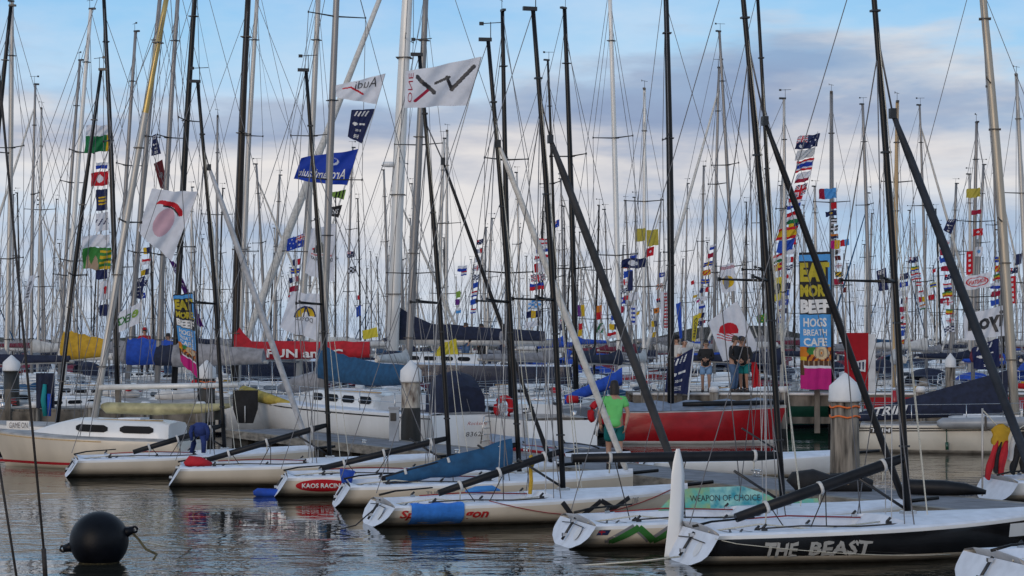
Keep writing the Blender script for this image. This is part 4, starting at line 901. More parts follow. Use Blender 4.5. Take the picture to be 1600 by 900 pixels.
def person(label, loc, deg, H=1.76, shirt='jacket', legs='jeans', short=False, hair='hairdark', bald=False, larm=None, rarm=None, step=0.0, longsleeve=True, glasses=False, cap=None, longhair=False, lean=0.0, heelup=False):
    """local frame: facing -y, x to the figure's left; arms are (elbow, wrist) points"""
    T = empty('person', loc, deg, label, 'person'); T.scale = (H/1.70,)*3
    la = larm or ((.27, .03, 1.14), (.25, -.09, .92)); ra = rarm or ((-.27, .03, 1.14), (-.25, -.09, .92))
    lf = Vector((.11, -.30*step, .09)); rf = Vector((-.11, .32*step, .09+(.10 if heelup else 0)))
    lk = Vector((.11, -.05-.20*step, .50)); rk = Vector((-.11, -.05+.06*step, .50))
    pts = [(0, 0, .96, .15, .115), (0, .01-lean*.2, 1.16, .14, .105), (0, .0-lean*.5, 1.36, .165, .12), (0, .015-lean*.8, 1.475, .07), (0, -.0-lean, 1.53, .056), (0, -.02-lean, 1.60, .085, .10), (0, -.01-lean, 1.69, .075, .092),
           (.175, .01-lean*.6, 1.41, .065), (*la[0], .043), (*la[1], .03), (-.175, .01-lean*.6, 1.41, .065), (*ra[0], .043), (*ra[1], .03),
           (.095, 0, .88, .098), (*lk, .062), (*lf, .040), (lf.x, lf.y-.13, .04, .034), (-.095, 0, .88, .098), (*rk, .062), (*rf, .040), (rf.x, rf.y-.13, .04, .034)]
    ed = [(0, 1), (1, 2), (2, 3), (3, 4), (4, 5), (5, 6), (2, 7), (7, 8), (8, 9), (2, 10), (10, 11), (11, 12), (0, 13), (13, 14), (14, 15), (15, 16), (0, 17), (17, 18), (18, 19), (19, 20)]
    body = skinmesh('body', pts, ed, T, 'skin')
    # hands with fingers and the face, joined into the body mesh
    mb = MB(); 
    for a, s in ((la, 1), (ra, -1)):
        e, wv = Vector(a[0]), Vector(a[1]); d = (wv-e).normalized(); sx = Vector((s, 0, 0)); ax = d.cross(sx).normalized(); pl = wv+d*.05
        mb.tube([wv-d*.02, wv+d*.03, wv+d*.09], [.026, .038, .036], 'skin', 8, flat=(1, .6))
        for q, ln in zip((-1.5, -.5, .5, 1.5), (.065, .08, .075, .06)):
            b0 = wv+d*.085+ax*q*.017; mb.tube([b0, b0+d*ln*.55, b0+d*ln*.9-sx*.03], [.010, .009, .007], 'skin', 6)
        b0 = pl+ax*-.03; mb.tube([b0, b0-ax*.03+d*.03, b0-ax*.035+d*.06], [.012, .011, .008], 'skin', 6)
    hy = -.02-lean
    mb.tube([(0, hy-.085, 1.645), (0, hy-.118, 1.615), (0, hy-.095, 1.605)], [.012, .018, .012], 'skin', 6)
    for s in (1, -1): mb.tube([(s*.082, hy+.01, 1.655), (s*.096, hy+.018, 1.64), (s*.084, hy+.012, 1.60)], [.012, .016, .010], 'skin', 6)
    mb.box((0, hy-.098, 1.575), (.05, .01, .010), 'canvasmaroon')
    ex = mb.build('x'); bm = bmesh.new(); bm.from_mesh(body.data); bm.from_mesh(ex.data)
    bm.to_mesh(body.data); bm.free(); bpy.data.objects.remove(ex)
    for s in (1, -1):
        mb = MB(); mb.lathe([(.003, -.013), (.012, -.008), (.014, 0), (.012, .008), (.003, .013)], (s*.036, hy-.086, 1.645), 'letterdark', 8); mb.build('eye', T)
    # hair
    if not bald:
        mb = MB(); rows = []; n = 16
        for j in range(7):
            f = j/6; rows.append([])
            for q in range(n+1):
                a = 2*math.pi*q/n; front = max(0, -math.sin(a)); drop = (.055 if front > .3 else (.20 if longhair else .13))
                if front > .75: drop = .045
                th = math.pi/2*f; rr = math.sin(th); zz0 = 1.765+.02-(.09*(1-math.cos(th)))-(max(0, f-.55)/.45)*drop
                rows[-1].append((math.cos(a)*.098*rr*(1+.05*math.sin(q*5+j)), hy+.015+math.sin(a)*.112*rr*(1+.04*math.sin(q*3+j)), zz0))
        mb.grid(rows, hair, True); mb.build('hair', T)
    else:
        mb = MB(); mb.grid([[(math.cos(a)*r_, hy+.012+math.sin(a)*r_*1.15, z_) for a in [math.radians(-20+220*q/12) for q in range(13)]] for r_, z_ in ((.090, 1.67), (.094, 1.62), (.082, 1.57))], 'hairbrown', True); mb.build('hair', T)
    if cap:
        mb = MB(); mb.lathe([(.106, 1.69), (.106, 1.73), (.08, 1.78), (.01, 1.795)], (0, hy+.01, 0), cap, 14); mb.box((0, hy-.15, 1.70), (.15, .12, .015), cap); mb.build('cap', T)
    if glasses:
        mb = MB(); mb.box((.038, hy-.102, 1.645), (.06, .015, .04), 'hullblack'); mb.box((-.038, hy-.102, 1.645), (.06, .015, .04), 'hullblack'); mb.box((0, hy-.10, 1.655), (.16, .012, .012), 'hullblack'); mb.build('sunglasses', T)
    # shirt
    L_ = 1.0 if longsleeve else .55
    tip = lambda a: Vector((.19 if a is la else -.19, .0-lean*.6, 1.41)).lerp(Vector(a[0]), L_ if not longsleeve else 1)
    P_ = [(0, .0, .83, .175, .145), (0, .01-lean*.2, 1.14, .165, .130), (0, -lean*.5, 1.35, .185, .14), (0, .012-lean*.75, 1.455, .090, .085)]
    E_ = [(0, 1), (1, 2), (2, 3)]
    for s, a in ((1, la), (-1, ra)):
        k = len(P_); P_.append((s*.185, .01-lean*.6, 1.40, .085)); q = Vector((s*.185, .01-lean*.6, 1.40)).lerp(Vector(a[0]), 1 if longsleeve else .62); P_.append((*q, .062 if longsleeve else .078)); E_ += [(2, k), (k, k+1)]
        if longsleeve: q = Vector(a[0]).lerp(Vector(a[1]), .92); P_.append((*q, .045)); E_.append((k+1, k+2))
    skinmesh('jacket' if longsleeve else 'shirt', P_, E_, T, shirt, root=1)
    P_ = [(0, 0, .97, .165, .13), (.10, 0, .84, .118), (-.10, 0, .84, .118)]; E_ = [(0, 1), (0, 2)]
    for s, k_, f_, i in ((1, lk, lf, 1), (-1, rk, rf, 2)):
        if short: q = Vector((s*.10, 0, .84)).lerp(k_, .80); P_.append((*q, .108)); E_.append((i, len(P_)-1))
        else:
            P_.append((*k_, .085)); E_.append((i, len(P_)-1)); P_.append((f_.x, f_.y, f_.z+.02, .07)); E_.append((len(P_)-2, len(P_)-1))
    skinmesh('shorts' if short else 'trousers', P_, E_, T, legs, root=0)
    for f_, up in ((lf, 0), (rf, .10 if heelup else 0)):
        mb = MB(); mb.tube([(f_.x, f_.y+.07, .05+up), (f_.x, f_.y+.0, .06+up), (f_.x, f_.y-.10, .045+up*.35), (f_.x, f_.y-.185, .035)], [.042, .052, .050, .032], 'shoe', 8)
        mb.tube([(f_.x, f_.y, .05+up), (f_.x, f_.y, .15+up)], [.05, .046], 'shoe' if not short else 'canvasblack', 8); mb.build('shoe', T)
    return T
GM = (GX(960, 42.6), 42.6, .445)
person('person in a bright green t-shirt and teal shorts walking away along the dock', GM, 178, H=1.86, shirt='tshirt', legs='shortsgreen', short=True, longsleeve=False, larm=((.30, .06, 1.14), (.27, -.06, .90)), rarm=((-.27, .05, 1.14), (-.22, .10, .90)), step=.35, longhair=True, heelup=True)
pz = PZ+.005
person('person in black jacket and pale blue shorts wearing sunglasses, hands together, on the pier', (GX(1103, 67.0), 67.0, pz), -8, 1.72, 'jacket', 'shortsblue', True, larm=((.25, -.02, 1.15), (.06, -.24, 1.10)), rarm=((-.25, -.02, 1.15), (-.06, -.24, 1.12)), glasses=True, step=.25)
person('person in black jacket and blue jeans looking down towards the pier edge', (GX(1146, 66.8), 66.8, pz), 60, 1.84, 'jacket', 'jeans', False, hair='hairbrown', larm=((.25, -.02, 1.15), (.10, -.22, 1.02)), rarm=((-.26, .0, 1.14), (-.16, -.2, 1.0)), lean=.05)
person('person in black top and turquoise shorts holding a red flag bundle', (GX(1163, 67.2), 67.2, pz), -35, 1.80, 'jacket', 'turquoise', True, hair='hairbrown', larm=((.30, -.08, 1.16), (.33, -.30, 1.04)), lean=.06)
person('person with dark cap half hidden between the two men in black jackets', (GX(1158, 68.3), 68.3, pz), 10, 1.82, 'jacket', 'canvasblack', False, cap='canvasnavy')
person('bald person in a pale shirt partly hidden by the navy feather flag', (GX(1069, 67.4), 67.4, pz), 40, 1.76, 'canvaswhite', 'canvasnavy', True, bald=True, longsleeve=False)
person('person in a dark cap standing behind the navy feather flag', (GX(1057, 68.2), 68.2, pz), -40, 1.86, 'canvaswhite', 'jeans', False, cap='canvasblack')

person('person in a red cap standing behind the blue boom tent', (GX(226, 82), 82, 1.95), 20, 1.78, 'canvasred', 'canvasnavy', cap='red')
person('person in dark clothes standing among the booms beside the smaller beef banner', (GX(263, 83), 83, 1.75), -30, 1.76, 'jacket', 'jeans')
person('person in white shirt on the deck of the large navy yacht, under its boom', (GX(752, 88.6), 88.6, 2.2), 30, 1.76, 'canvaswhite', 'jacket', longsleeve=False)
person('person in black top on the deck of the large navy yacht, under its boom', (GX(728, 88.4), 88.4, 2.2), -40, 1.80, 'jacket', 'jeans', hair='hairbrown')
person('person in grey top on the large navy yacht, close to the end of its boom', (GX(786, 88.3), 88.3, 2.2), 70, 1.74, 'canvasgrey', 'canvasnavy')
# ------------------------------------------------------------------ cloth: flags, banners, signal strings
def stripes(*k): return lambda u, v, x, y: k[min(len(k)-1, int(v*len(k)))]
def vstripes(*k): return lambda u, v, x, y: k[min(len(k)-1, int(u*len(k)))]
def plain(k): return lambda u, v, x, y: k
def crossd(bg, fg, w_=.12, at=.5): return lambda u, v, x, y: fg if abs(u-at) < w_*.7 or abs(v-.5) < w_ else bg
def discd(bg, fg, r=.3): return lambda u, v, x, y: fg if math.hypot((u-.5)*1.2, v-.5) < r else bg
def diag(a, b, n=3): return lambda u, v, x, y: a if int((u+v)*n) % 2 else b
def checkd(a, b): return lambda u, v, x, y: a if (int(u*4)+int(v*4)) % 2 else b
def jackd(bg='navy'):
    def f(u, v, x, y):
        if abs(u-.5) < .07 or abs(v-.5) < .10: return 'red'
        if abs(u-.5) < .13 or abs(v-.5) < .18: return 'white'
        d = min(abs(u-v), abs(u-(1-v))); return 'red' if d < .05 else ('white' if d < .13 else bg)
    return f
def ausd(bg='blue', mir=False):
    j = jackd(bg); st = ((.25, .78, .09), (.72, .2, .05), (.62, .5, .05), (.84, .45, .05), (.72, .82, .06))
    def f(u, v, x, y):
        if mir: u = 1-u
        if u < .5 and v < .5: return j(u*2, v*2, x, y)
        return 'white' if any(math.hypot((u-a)*1.6, v-b) < r for a, b, r in st) else bg
    return f
def seg(x, y, a, b, w_):
    ax, ay = a; bx, by = b; dx, dy = bx-ax, by-ay; t = max(0, min(1, ((x-ax)*dx+(y-ay)*dy)/(dx*dx+dy*dy))); return math.hypot(x-ax-t*dx, y-ay-t*dy) < w_/2
def ell(x, y, cx, cy, rx, ry, a=0):
    c, s = math.cos(R(a)), math.sin(R(a)); X, Y_ = (x-cx)*c+(y-cy)*s, -(x-cx)*s+(y-cy)*c; return (X/rx)**2+(Y_/ry)**2
class Cloth:
    def __init__(s, corners, Y, amp=.05, k=1.6, ph=0.0, edge=.5, hoist='r', dy=0.0):
        s.c = corners; s.Y = Y; s.sc = F/Y; s.w = max(corners[1][0], corners[2][0])-min(corners[0][0], corners[3][0]); s.amp = amp*s.w/s.sc; s.k = k; s.ph = ph; s.edge = edge; s.hoist = hoist; s.dy = dy
    def px(s, u, v):
        (a, b, c, d) = s.c; return (lerp(lerp(a[0], b[0], u), lerp(d[0], c[0], u), v), lerp(lerp(a[1], b[1], u), lerp(d[1], c[1], u), v))
    def S(s, u, v, off=0.0):
        x, y = s.px(u, v); f = (1-u) if s.hoist == 'r' else (u if s.hoist == 'l' else 1)
        ff = .25+.75*f; th = 2*math.pi*s.k*u+s.ph+v*1.3
        wv = math.sin(th)*s.amp*ff+.35*s.amp*math.sin(2.3*th+v*4)
        p = P(x, y, s.Y); return Vector((p.x+.15*s.amp*math.cos(th)*ff, s.Y+wv*1.6+off+s.dy*u, p.z+wv*s.edge))
    def mesh(s, parent, design, nu, nv, name='cloth'):
        mb = MB(); rows = [[s.S(i/nu, j/nv) for i in range(nu+1)] for j in range(nv+1)]
        def kf(j, i):
            u, v = (i+.5)/nu, (j+.5)/nv; x, y = s.px(u, v); return design(u, v, x, y)
        mb.grid(rows, kf, True); mb.v = [tuple(loc_of(parent, p)) for p in mb.v]; return mb.build(name, parent)
    def text(s, mb, key, t, u0, u1, v0, v1, mirror=False, bold=.02, shear=0.0, rot=False):
        for off in (-.012, .012):
            if rot: letters(mb, key, t, lambda a, b: s.S(lerp(u0, u1, b), lerp(v0, v1, a), off), bold, shear, mirror)
            else: letters(mb, key, t, lambda a, b: s.S(lerp(u0, u1, a), lerp(v1, v0, b), off), bold, shear, mirror)
def flag(label, corners, Y, design, texts=(), line=None, pole=None, name='flag', cat='flag', res=.6, group=None, **kw):
    cl = Cloth(corners, Y, **kw); hs = [c[1] for c in corners]
    T = empty(name, cl.S(.5, 1), 0, label, cat, group)
    nu = max(8, min(90, int(cl.w*res))); nv = max(6, min(110, int((max(hs)-min(hs))*res)))
    cl.mesh(T, design, nu, nv)
    if texts:
        mb = MB()
        for t in texts: cl.text(mb, *t[0:6], **(t[6] if len(t) > 6 else {}))
        mb.v = [tuple(loc_of(T, p)) for p in mb.v]; mb.build('lettering', T)
    if line:
        mb = MB(); mb.tube([loc_of(T, P(x, y, Y)) for x, y in line], .010, 'wirelight', 5); mb.build('halyard', T)
    if pole:
        mb = MB(); ps = [loc_of(T, P(x, y, Y)) for x, y in pole[0]]; mb.tube(ps, [lerp(pole[1], pole[1]*.6, i/max(1, len(ps)-1)) for i in range(len(ps))], pole[2], 8); mb.build('pole', T)
    return T
def box4(x0, y0, x1, y1, sk=0, dr=0): return ((x0+sk, y0), (x1+sk, y0+dr), (x1, y1+dr), (x0, y1))
# --- named flags
def d_vx(u, v, x, y):
    if seg(x, y, (653, 120), (678, 144), 6.5) or seg(x, y, (680, 130), (702, 120), 4) or seg(x, y, (698, 121), (706, 141), 5.5) or seg(x, y, (705, 141), (741, 104), 6): return 'letterdark'
    if seg(x, y, (668, 141), (649, 157), 5): return 'crimson'
    return 'white'
flag('large white flag with black and crimson zigzag emblem flying between two thick masts', ((634, 112), (752, 89), (730, 165), (633, 168)), 40, d_vx, [('crimson', 'ONE', .045, .11, .08, .85, dict(rot=True, mirror=True, bold=-.01))], line=[(752, 89), (731, 165), (705, 260), (668, 420)], amp=.035, k=1.1, ph=2.2, res=.8)
def d_au(u, v, x, y): return 'red' if (seg(x, y, (536, 139), (549, 136), 2) or seg(x, y, (549, 136), (567, 147), 3)) else 'white'
flag('white pennant with dark letters and a red slash beside a raked white spar', ((524, 134), (602, 115), (588, 163), (525, 152)), 64, d_au, [('letterdark', 'Audi', .42, .88, .04, .42, dict(mirror=True, bold=-.005))], line=[(602, 115), (588, 163), (560, 260), (510, 430)], amp=.03, k=1.2, ph=1, res=.8)
def navyflag(label, c, Y, **kw):
    def d(u, v, x, y):
        if .05 < v < .22 and any(seg(u, v, (a, .2), (a+.07, .07), .065) for a in (.2, .36, .52, .68)): return 'letterwhite'
        if ((u-.3)/.14)**2+((v-.48)/.05)**2 < 1 or (.5 < u < .8 and .45 < v < .5): return 'letterwhite'
        if .38 < u < .68 and .82 < v < .92 and int(v*50) % 2: return 'letterwhite'
        return 'navy'
    return flag(label, c, Y, d, [('letterwhite', '2018', .38, .70, .64, .71)], **kw)
navyflag('navy feather-shaped flag with white bars, high up below the white pennant', ((549, 172), (586, 170), (565, 224), (543, 214)), 66, line=[(586, 170), (565, 224)], res=1.0, amp=.03)
flag('royal blue flag with white crown emblem and mirrored name, beside a silver mast', ((470, 247), (560, 233), (542, 290), (458, 281)), 70, lambda u, v, x, y: 'white' if (ell(x, y, 521, 252, 9, 6) < 1 and ell(x, y, 521, 250, 6, 4) > 1) else 'blue', [('letterwhite', 'Archambault', .06, .92, .54, .84, dict(mirror=True, bold=.01))], line=[(562, 215), (560, 233), (542, 290)], res=.8, amp=.035, k=1.0)
flag('small lime green pennant with black bars under the royal blue flag', ((517, 301), (541, 296), (537, 312), (516, 306)), 72, lambda u, v, x, y: 'black' if u > .3 and int(u*9) % 2 else 'lime', res=.8)
flag('small black pennant with white letters under the lime pennant', ((515, 324), (535, 320), (529, 340), (515, 337)), 72, plain('black'), [('letterwhite', 'NS', .3, .8, .3, .75)], res=.8)
def d_rd(u, v, x, y):
    if abs(x-500) < 10 and 378 < y < 395 and abs(x-500) < (y-374)*.6: return 'letterdark'
    if 388 < y < 391 and 488 < x < 512: return 'red'
    return 'white'
flag('tall white flag with black house-like emblem and dark letters, crossed by a black mast', ((486, 358), (525, 349), (522, 440), (476, 428)), 68, d_rd, [('letterdark', 'DAR THREAT', .12, .92, .60, .66, dict(mirror=True)), ('red', 'SUPPLIES', .12, .9, .54, .57, dict(mirror=True)), ('letterdark', '4102', .4, .62, .68, .71, dict(mirror=True))], res=.8, amp=.05)
flag('blue national flag with union canton and white stars, on a raked white spar', ((449, 374), (477, 364), (474, 385), (447, 393)), 70, ausd('blue', True), res=1.2)
def d_dy(u, v, x, y):
    if ell(x, y, 477, 495, 17, 17) < 1 and y < 495:
        if seg(x, y, (478, 477), (474, 495), 2.2) or seg(x, y, (478, 477), (483, 495), 2.2) or ell(x, y, 477, 495, 14.5, 14.5) > 1: return 'navy'
        return 'gold2' if ell(x, y, 477, 495, 6, 8) > 1 else 'letterwhite'
    return 'white'
flag('white flag with a yellow half-sun sail emblem and mirrored name', ((455, 456), (503, 460), (498, 533), (436, 513)), 67, d_dy, [('letterdark', 'DOYLE', .34, .80, .56, .66, dict(mirror=True, bold=.0))], res=.9, amp=.035)
def d_arc(u, v, x, y):
    if ell(x, y, 264, 329, 22, 15, 25) < 1 and ell(x, y, 259, 334, 21, 14, 25) > 1 and y < 339: return 'red'
    if ell(x, y, 259, 333, 21, 13, 25) < 1 and ell(x, y, 258, 335.5, 21, 13, 25) > 1 and y < 338 and x > 256: return 'black'
    if ell(x, y, 256, 347, 14, 24, 28) < 1 and y > 322: return 'pink'
    return 'white'
flag('large white flag with a red crescent arc over a pink patch', ((236, 296), (309, 300), (268, 408), (215, 362)), 62, d_arc, line=[(312, 285), (309, 300), (276, 402), (236, 552)], res=.9, amp=.04, k=1.3, ph=.6)
flag('purple feather flag half hidden by a black mast', ((261, 401), (276, 413), (320, 512), (308, 508)), 75, plain('purple'), [('letterwhite', 'SALE', .3, .8, .08, .4, dict(rot=True))], res=.7)
def beef(label, c, Y, pole, **kw):
    rr = random.Random(5)
    def d(u, v, x, y):
        if v < .018: return 'black'
        if v < .06: return 'sky'
        if v < .455: return 'black' if not (u > .93 and v < .3) else 'sky'
        if v < .69: return 'sky'
        if v < .825:
            if ell(u, v, .68, .735, .26, .045) < 1: return ('creamy', 'tan', 'creamy')[int((math.hypot(u-.68, (v-.735)*3)*22)) % 3] if math.hypot(u-.68, (v-.735)*3) > .03 else 'orange2'
            if v > .79: return 'brown' if math.sin(u*40) > -.6 else 'tan'
            if u < .22: return 'orange2' if v < .76 else 'gold2'
            if ell(u, v, .38, .72, .16, .03) < 1: return 'printgreen'
            return 'darkred' if math.sin(u*31+v*90) > .2 else 'orange2'
        if v < .85: return 'white' if u > .12 else 'brown'
        return 'magenta' if not (u < .14 and v < .9) else 'brown'
    t = [('yellow', 'EAT', .03, .97, .075, .215, dict(bold=.06)), ('yellow', 'MORE', .03, .97, .235, .325, dict(bold=.055)), ('letterwhite', 'BEEF', .03, .97, .345, .445, dict(bold=.06)),
         ('letterwhite', "HOGS", .12, .86, .480, .545, dict(bold=.03)), ('letterwhite', 'BREATH', .12, .86, .562, .608, dict(bold=.02)), ('letterwhite', 'CAFE', .12, .86, .625, .685, dict(bold=.03))]
    return flag(label, c, Y, d, t, pole=pole, name='banner', cat='banner', res=1.0, **kw)
beef('big tall banner reading EAT MORE BEEF standing at the pier edge beside the grey pile', ((1248, 395), (1297, 393), (1300, 609), (1251, 608)), 65.2, ([(1301, 640), (1300, 500), (1298, 388)], .05, 'hullblack'), amp=.02, hoist='r')
beef('smaller curling banner reading EAT MORE BEEF beside the dark strapped pile', ((270, 461), (303, 457), (310, 590), (282, 566)), 64, ([(311, 625), (307, 520), (303, 455)], .045, 'hullblack'), amp=.05, hoist='r', dy=-.2)
navyflag('navy feather flag with white bars in front of two people on the pier', ((1043, 566), (1083, 544), (1074, 616), (1039, 614)), 65.3, pole=([(1074, 640), (1076, 616), (1084, 543)], .035, 'paintwhite'), res=1.0, amp=.03)
def d_sun(u, v, x, y):
    if ell(x, y, 1139, 517, 15, 13) < 1 and y < 521: return 'red'
    if y >= 519 and any(seg(x, y, (1121, 508+k*5), (1151, 523+k*2.6), 1.6) for k in range(1, 5)): return 'red'
    if y > 556 and x > 1170: return 'crimson'
    return 'white'
flag('white diamond-shaped flag with a red rising sun behind the men in black jackets', ((1106, 504), (1152, 470), (1186, 546), (1130, 566)), 69.5, d_sun, [('red', 'OKARAS', .40, .75, .86, .93)], line=[(1152, 470), (1186, 546), (1192, 570)], res=.9, amp=.02)
flag('white flag with large dark mirrored letters above the TRIM yacht', ((1505, 492), (1574, 476), (1570, 524), (1508, 533)), 60, plain('white'), [('letterdark', 'iyou', .10, .92, .14, .84, dict(mirror=True, bold=.035))], res=.7, amp=.03)
flag('white pennant with a red oval and mirrored letters', ((1506, 433), (1549, 425), (1546, 448), (1508, 454)), 70, lambda u, v, x, y: 'red' if .72 < ell(x, y, 1527, 440, 18, 7.5, -8) < 1 else 'white', [('red', 'RONSTAN', .18, .82, .34, .64, dict(mirror=True))], res=1.3, amp=.03)
navyflag('navy flag with white bars hung over the pier in front of the TRIM yacht cover', ((1518, 545), (1560, 528), (1562, 572), (1522, 578)), 63, res=.9)
navyflag('small navy flag with white bars left of the thick black mast', ((1369, 424), (1384, 418), (1388, 453), (1373, 455)), 84, res=1.2)
navyflag('small navy flag tilted on a halyard between the slate spar and silver mast', ((1481, 343), (1495, 342), (1486, 366), (1474, 360)), 84, res=1.2)
navyflag('small navy flag beside grey masts above the beef banner with purple', ((208, 437), (227, 431), (221, 468), (203, 463)), 80, res=1.2)
navyflag('small navy flag high on the grey masts', ((238, 212), (244, 209), (252, 240), (236, 244)), 80, res=1.2)
flag('dark red hanging flag above the white flag with red crescent', ((240, 256), (254, 249), (262, 296), (250, 294)), 78, plain('darkred'), [('grey', 'VR', .2, .8, .4, .6)], res=.8)
flag('white and green lettered flag above the yellow boom cover', ((183, 490), (220, 472), (217, 505), (178, 523)), 74, lambda u, v, x, y: 'white', [('printgreen', 'EKZ', .02, .62, .30, .68, dict(mirror=True, bold=.03)), ('lime', 'e', .66, .95, .25, .62, dict(mirror=True, bold=.03))], res=.8, amp=.03)
flag('long white feather flag near the picture edge', ((45, 432), (57, 428), (44, 474), (35, 474)), 80, plain('white'), [('grey', 'sail', .3, .8, .2, .8, dict(rot=True))], res=.9)
flag('yellow square flag in front of the thick white mast', ((566, 517), (589, 511), (591, 526), (567, 531)), 62, plain('yellow'), res=.9, amp=.04)
flag('yellow swallow-tail flag crossing a black mast', ((690, 537), (713, 529), (716, 553), (676, 557)), 58, plain('yellow'), res=.9, amp=.05, pole=([(717, 556), (712, 527)], .012, 'wire'))
flag('tall yellow feather flag beside the navy feather flag', ((1083, 494), (1093, 490), (1086, 534), (1081, 532)), 68, plain('yellow'), [('letterdark', 'COFFEE', .25, .8, .12, .9, dict(rot=True))], res=.9)
flag('blue feather streamer behind the people on the pier', ((1056, 475), (1064, 472), (1066, 528), (1062, 530)), 74, plain('royal'), res=.8)
flag('tall white flag with a grey figure on a yellow disc', ((1124, 416), (1147, 410), (1150, 454), (1128, 458)), 78, lambda u, v, x, y: 'grey' if ell(x, y, 1135, 441, 4, 11) < 1 else ('gold2' if ell(x, y, 1138, 440, 9, 9) < 1 else ('crimson' if 416 < y+.2*(x-1135) < 421 and int(y*1.2) % 2 else 'white')), res=1.2)
flag('white banner with red hand-written lines behind a thick black mast', ((1032, 456), (1050, 454), (1050, 513), (1033, 512)), 76, lambda u, v, x, y: 'red' if .3 < u < .8 and int(v*22) % 2 else 'white', res=1.0)
flag('red flag bundle held out by the person in turquoise shorts', ((1174, 566), (1182, 566), (1191, 603), (1175, 606)), 66.6, plain('red'), res=1.0, amp=.12, k=2.2)
# --- strings of small flags: one thing each, its flags are parts
def hoist(label, Y, line, flags, big=False):
    T = empty('signal_flag_string', P(line[-1][0], line[-1][1], Y), 0, label, 'flag string'); mb = MB()
    mb.tube([loc_of(T, P(x, y, Y)) for x, y in line], .011, 'wirelight', 5); mb.build('line', T)
    for k, (x0, y0, x1, y1, d) in enumerate(flags):
        sk = random.uniform(-2, 3); dr = random.uniform(-3.5, -.5)
        if big: sk, dr = 9, -6; y1 += 3; x0 -= 1
        cl = Cloth(box4(x0, y0, x1, y1, sk*.5, dr), Y, amp=.09, ph=k*1.7, k=1.1); cl.mesh(T, d, max(8, int((x1-x0)*.9)), max(7, int((y1-y0)*.9)), 'flag')
tri = stripes
hoist('string of large assorted flags on the black leaning mast, green and white on top', 70, [(172, 185), (168, 300), (160, 520)], [(133, 196, 169, 213, plain('white')), (132, 213, 171, 239, lambda u, v, x, y: 'gold2' if u > .85 else 'green'), (150, 254, 168, 264, stripes('white', 'blue')), (142, 270, 169, 292, discd('red', 'white', .27)), (150, 297, 168, 330, lambda u, v, x, y: 'gold2' if .25 < u < .85 and .3 < v < .8 and int(v*14) % 2 else 'navy'), (150, 334, 170, 362, lambda u, v, x, y: 'navy' if .3 < v < .7 and int(u*8+v*7) % 3 == 0 else 'white'), (130, 368, 172, 387, plain('white')), (128, 387, 173, 421, lambda u, v, x, y: 'gold2' if u > .62 and int(v*8) % 2 else ('tan' if v > .35+abs((u*3.2) % 1-.5)*.9 and .1 < u < .6 else 'printgreen')), (150, 422, 168, 437, plain('navy')), (156, 440, 172, 470, discd('white', 'red', .2)), (155, 476, 170, 494, plain('navy'))])
hoist('dense column of big national flags above the beef banner, topped by a blue starred flag', 84, big=True, line= [(1278, 205), (1262, 300), (1216, 520)], flags=[(1243, 214, 1277, 232, ausd('navy')), (1243, 236, 1270, 248, plain('offwhite')), (1242, 252, 1268, 267, stripes('red', 'white', 'blue', 'blue', 'white', 'red')), (1241, 272, 1263, 285, stripes('white', 'white', 'crimson')), (1240, 291, 1258, 306, jackd()), (1230, 311, 1250, 325, stripes('red', 'white', 'blue')), (1226, 333, 1248, 350, stripes('red', 'white', 'green')), (1213, 358, 1243, 374, stripes('red', 'gold2', 'gold2', 'red')), (1214, 378, 1238, 393, plain('royal')), (1206, 399, 1222, 411, stripes('red', 'white', 'green')), (1205, 414, 1221, 424, crossd('crimson', 'gold2')), (1205, 436, 1222, 470, lambda u, v, x, y: 'black' if math.hypot(u-.5, v-.5) < .25 else 'yellow')])
hoist('long string of small signal flags on a grey mast, light blue pennant on top', 86, [(1307, 285), (1308, 400), (1318, 480)], [(1280, 296, 1307, 312, vstripes('crimson', 'sky', 'sky')), (1299, 317, 1308, 327, plain('red')), (1290, 331, 1307, 339, discd('navy', 'gold2', .2)), (1298, 341, 1308, 350, stripes('black', 'white', 'black', 'white')), (1297, 354, 1309, 363, crossd('black', 'white')), (1298, 366, 1310, 373, stripes('orange2', 'navy')), (1297, 376, 1312, 390, vstripes('magenta', 'gold2')), (1313, 376, 1327, 386, vstripes('red', 'sky')), (1305, 391, 1313, 398, vstripes('black', 'white')), (1305, 400, 1314, 407, plain('darkred')), (1304, 412, 1315, 420, crossd('white', 'crimson')), (1305, 425, 1317, 433, diag('black', 'gold2')), (1304, 436, 1318, 445, plain('crimson')), (1313, 451, 1322, 459, vstripes('white', 'darkred'))])
hoist('paired string of red, white and blue national flags near the white raked spar', 92, [(862, 345), (845, 420), (828, 520)], [(838, 373, 858, 385, stripes('red', 'white', 'red', 'white')), (838, 388, 857, 396, stripes('white', 'blue')), (836, 400, 857, 409, stripes('red', 'white')), (835, 412, 857, 427, vstripes('red', 'white', 'white', 'red')), (830, 430, 853, 441, jackd()), (828, 444, 850, 454, stripes('blue', 'red')), (825, 470, 845, 483, checkd('sky', 'white')), (822, 487, 845, 498, vstripes('navy', 'gold2', 'navy')), (820, 504, 840, 513, plain('white')), (866, 346, 874, 357, ausd())])
hoist('string with two big yellow flags and a red one on a white mast', 80, [(1009, 345), (1009, 420), (1000, 540)], [(993, 358, 1008, 378, plain('palegold')), (1011, 360, 1029, 385, plain('palegold')), (1010, 388, 1021, 402, discd('red', 'white', .15)), (970, 405, 1008, 420, discd('navy', 'white', .25)), (981, 424, 989, 455, plain('navy')), (983, 458, 998, 470, plain('white')), (974, 462, 981, 469, plain('red')), (983, 478, 996, 508, lambda u, v, x, y: 'blue' if int(v*9) % 2 and .3 < u < .7 else 'white'), (993, 488, 999, 493, plain('gold2'))])
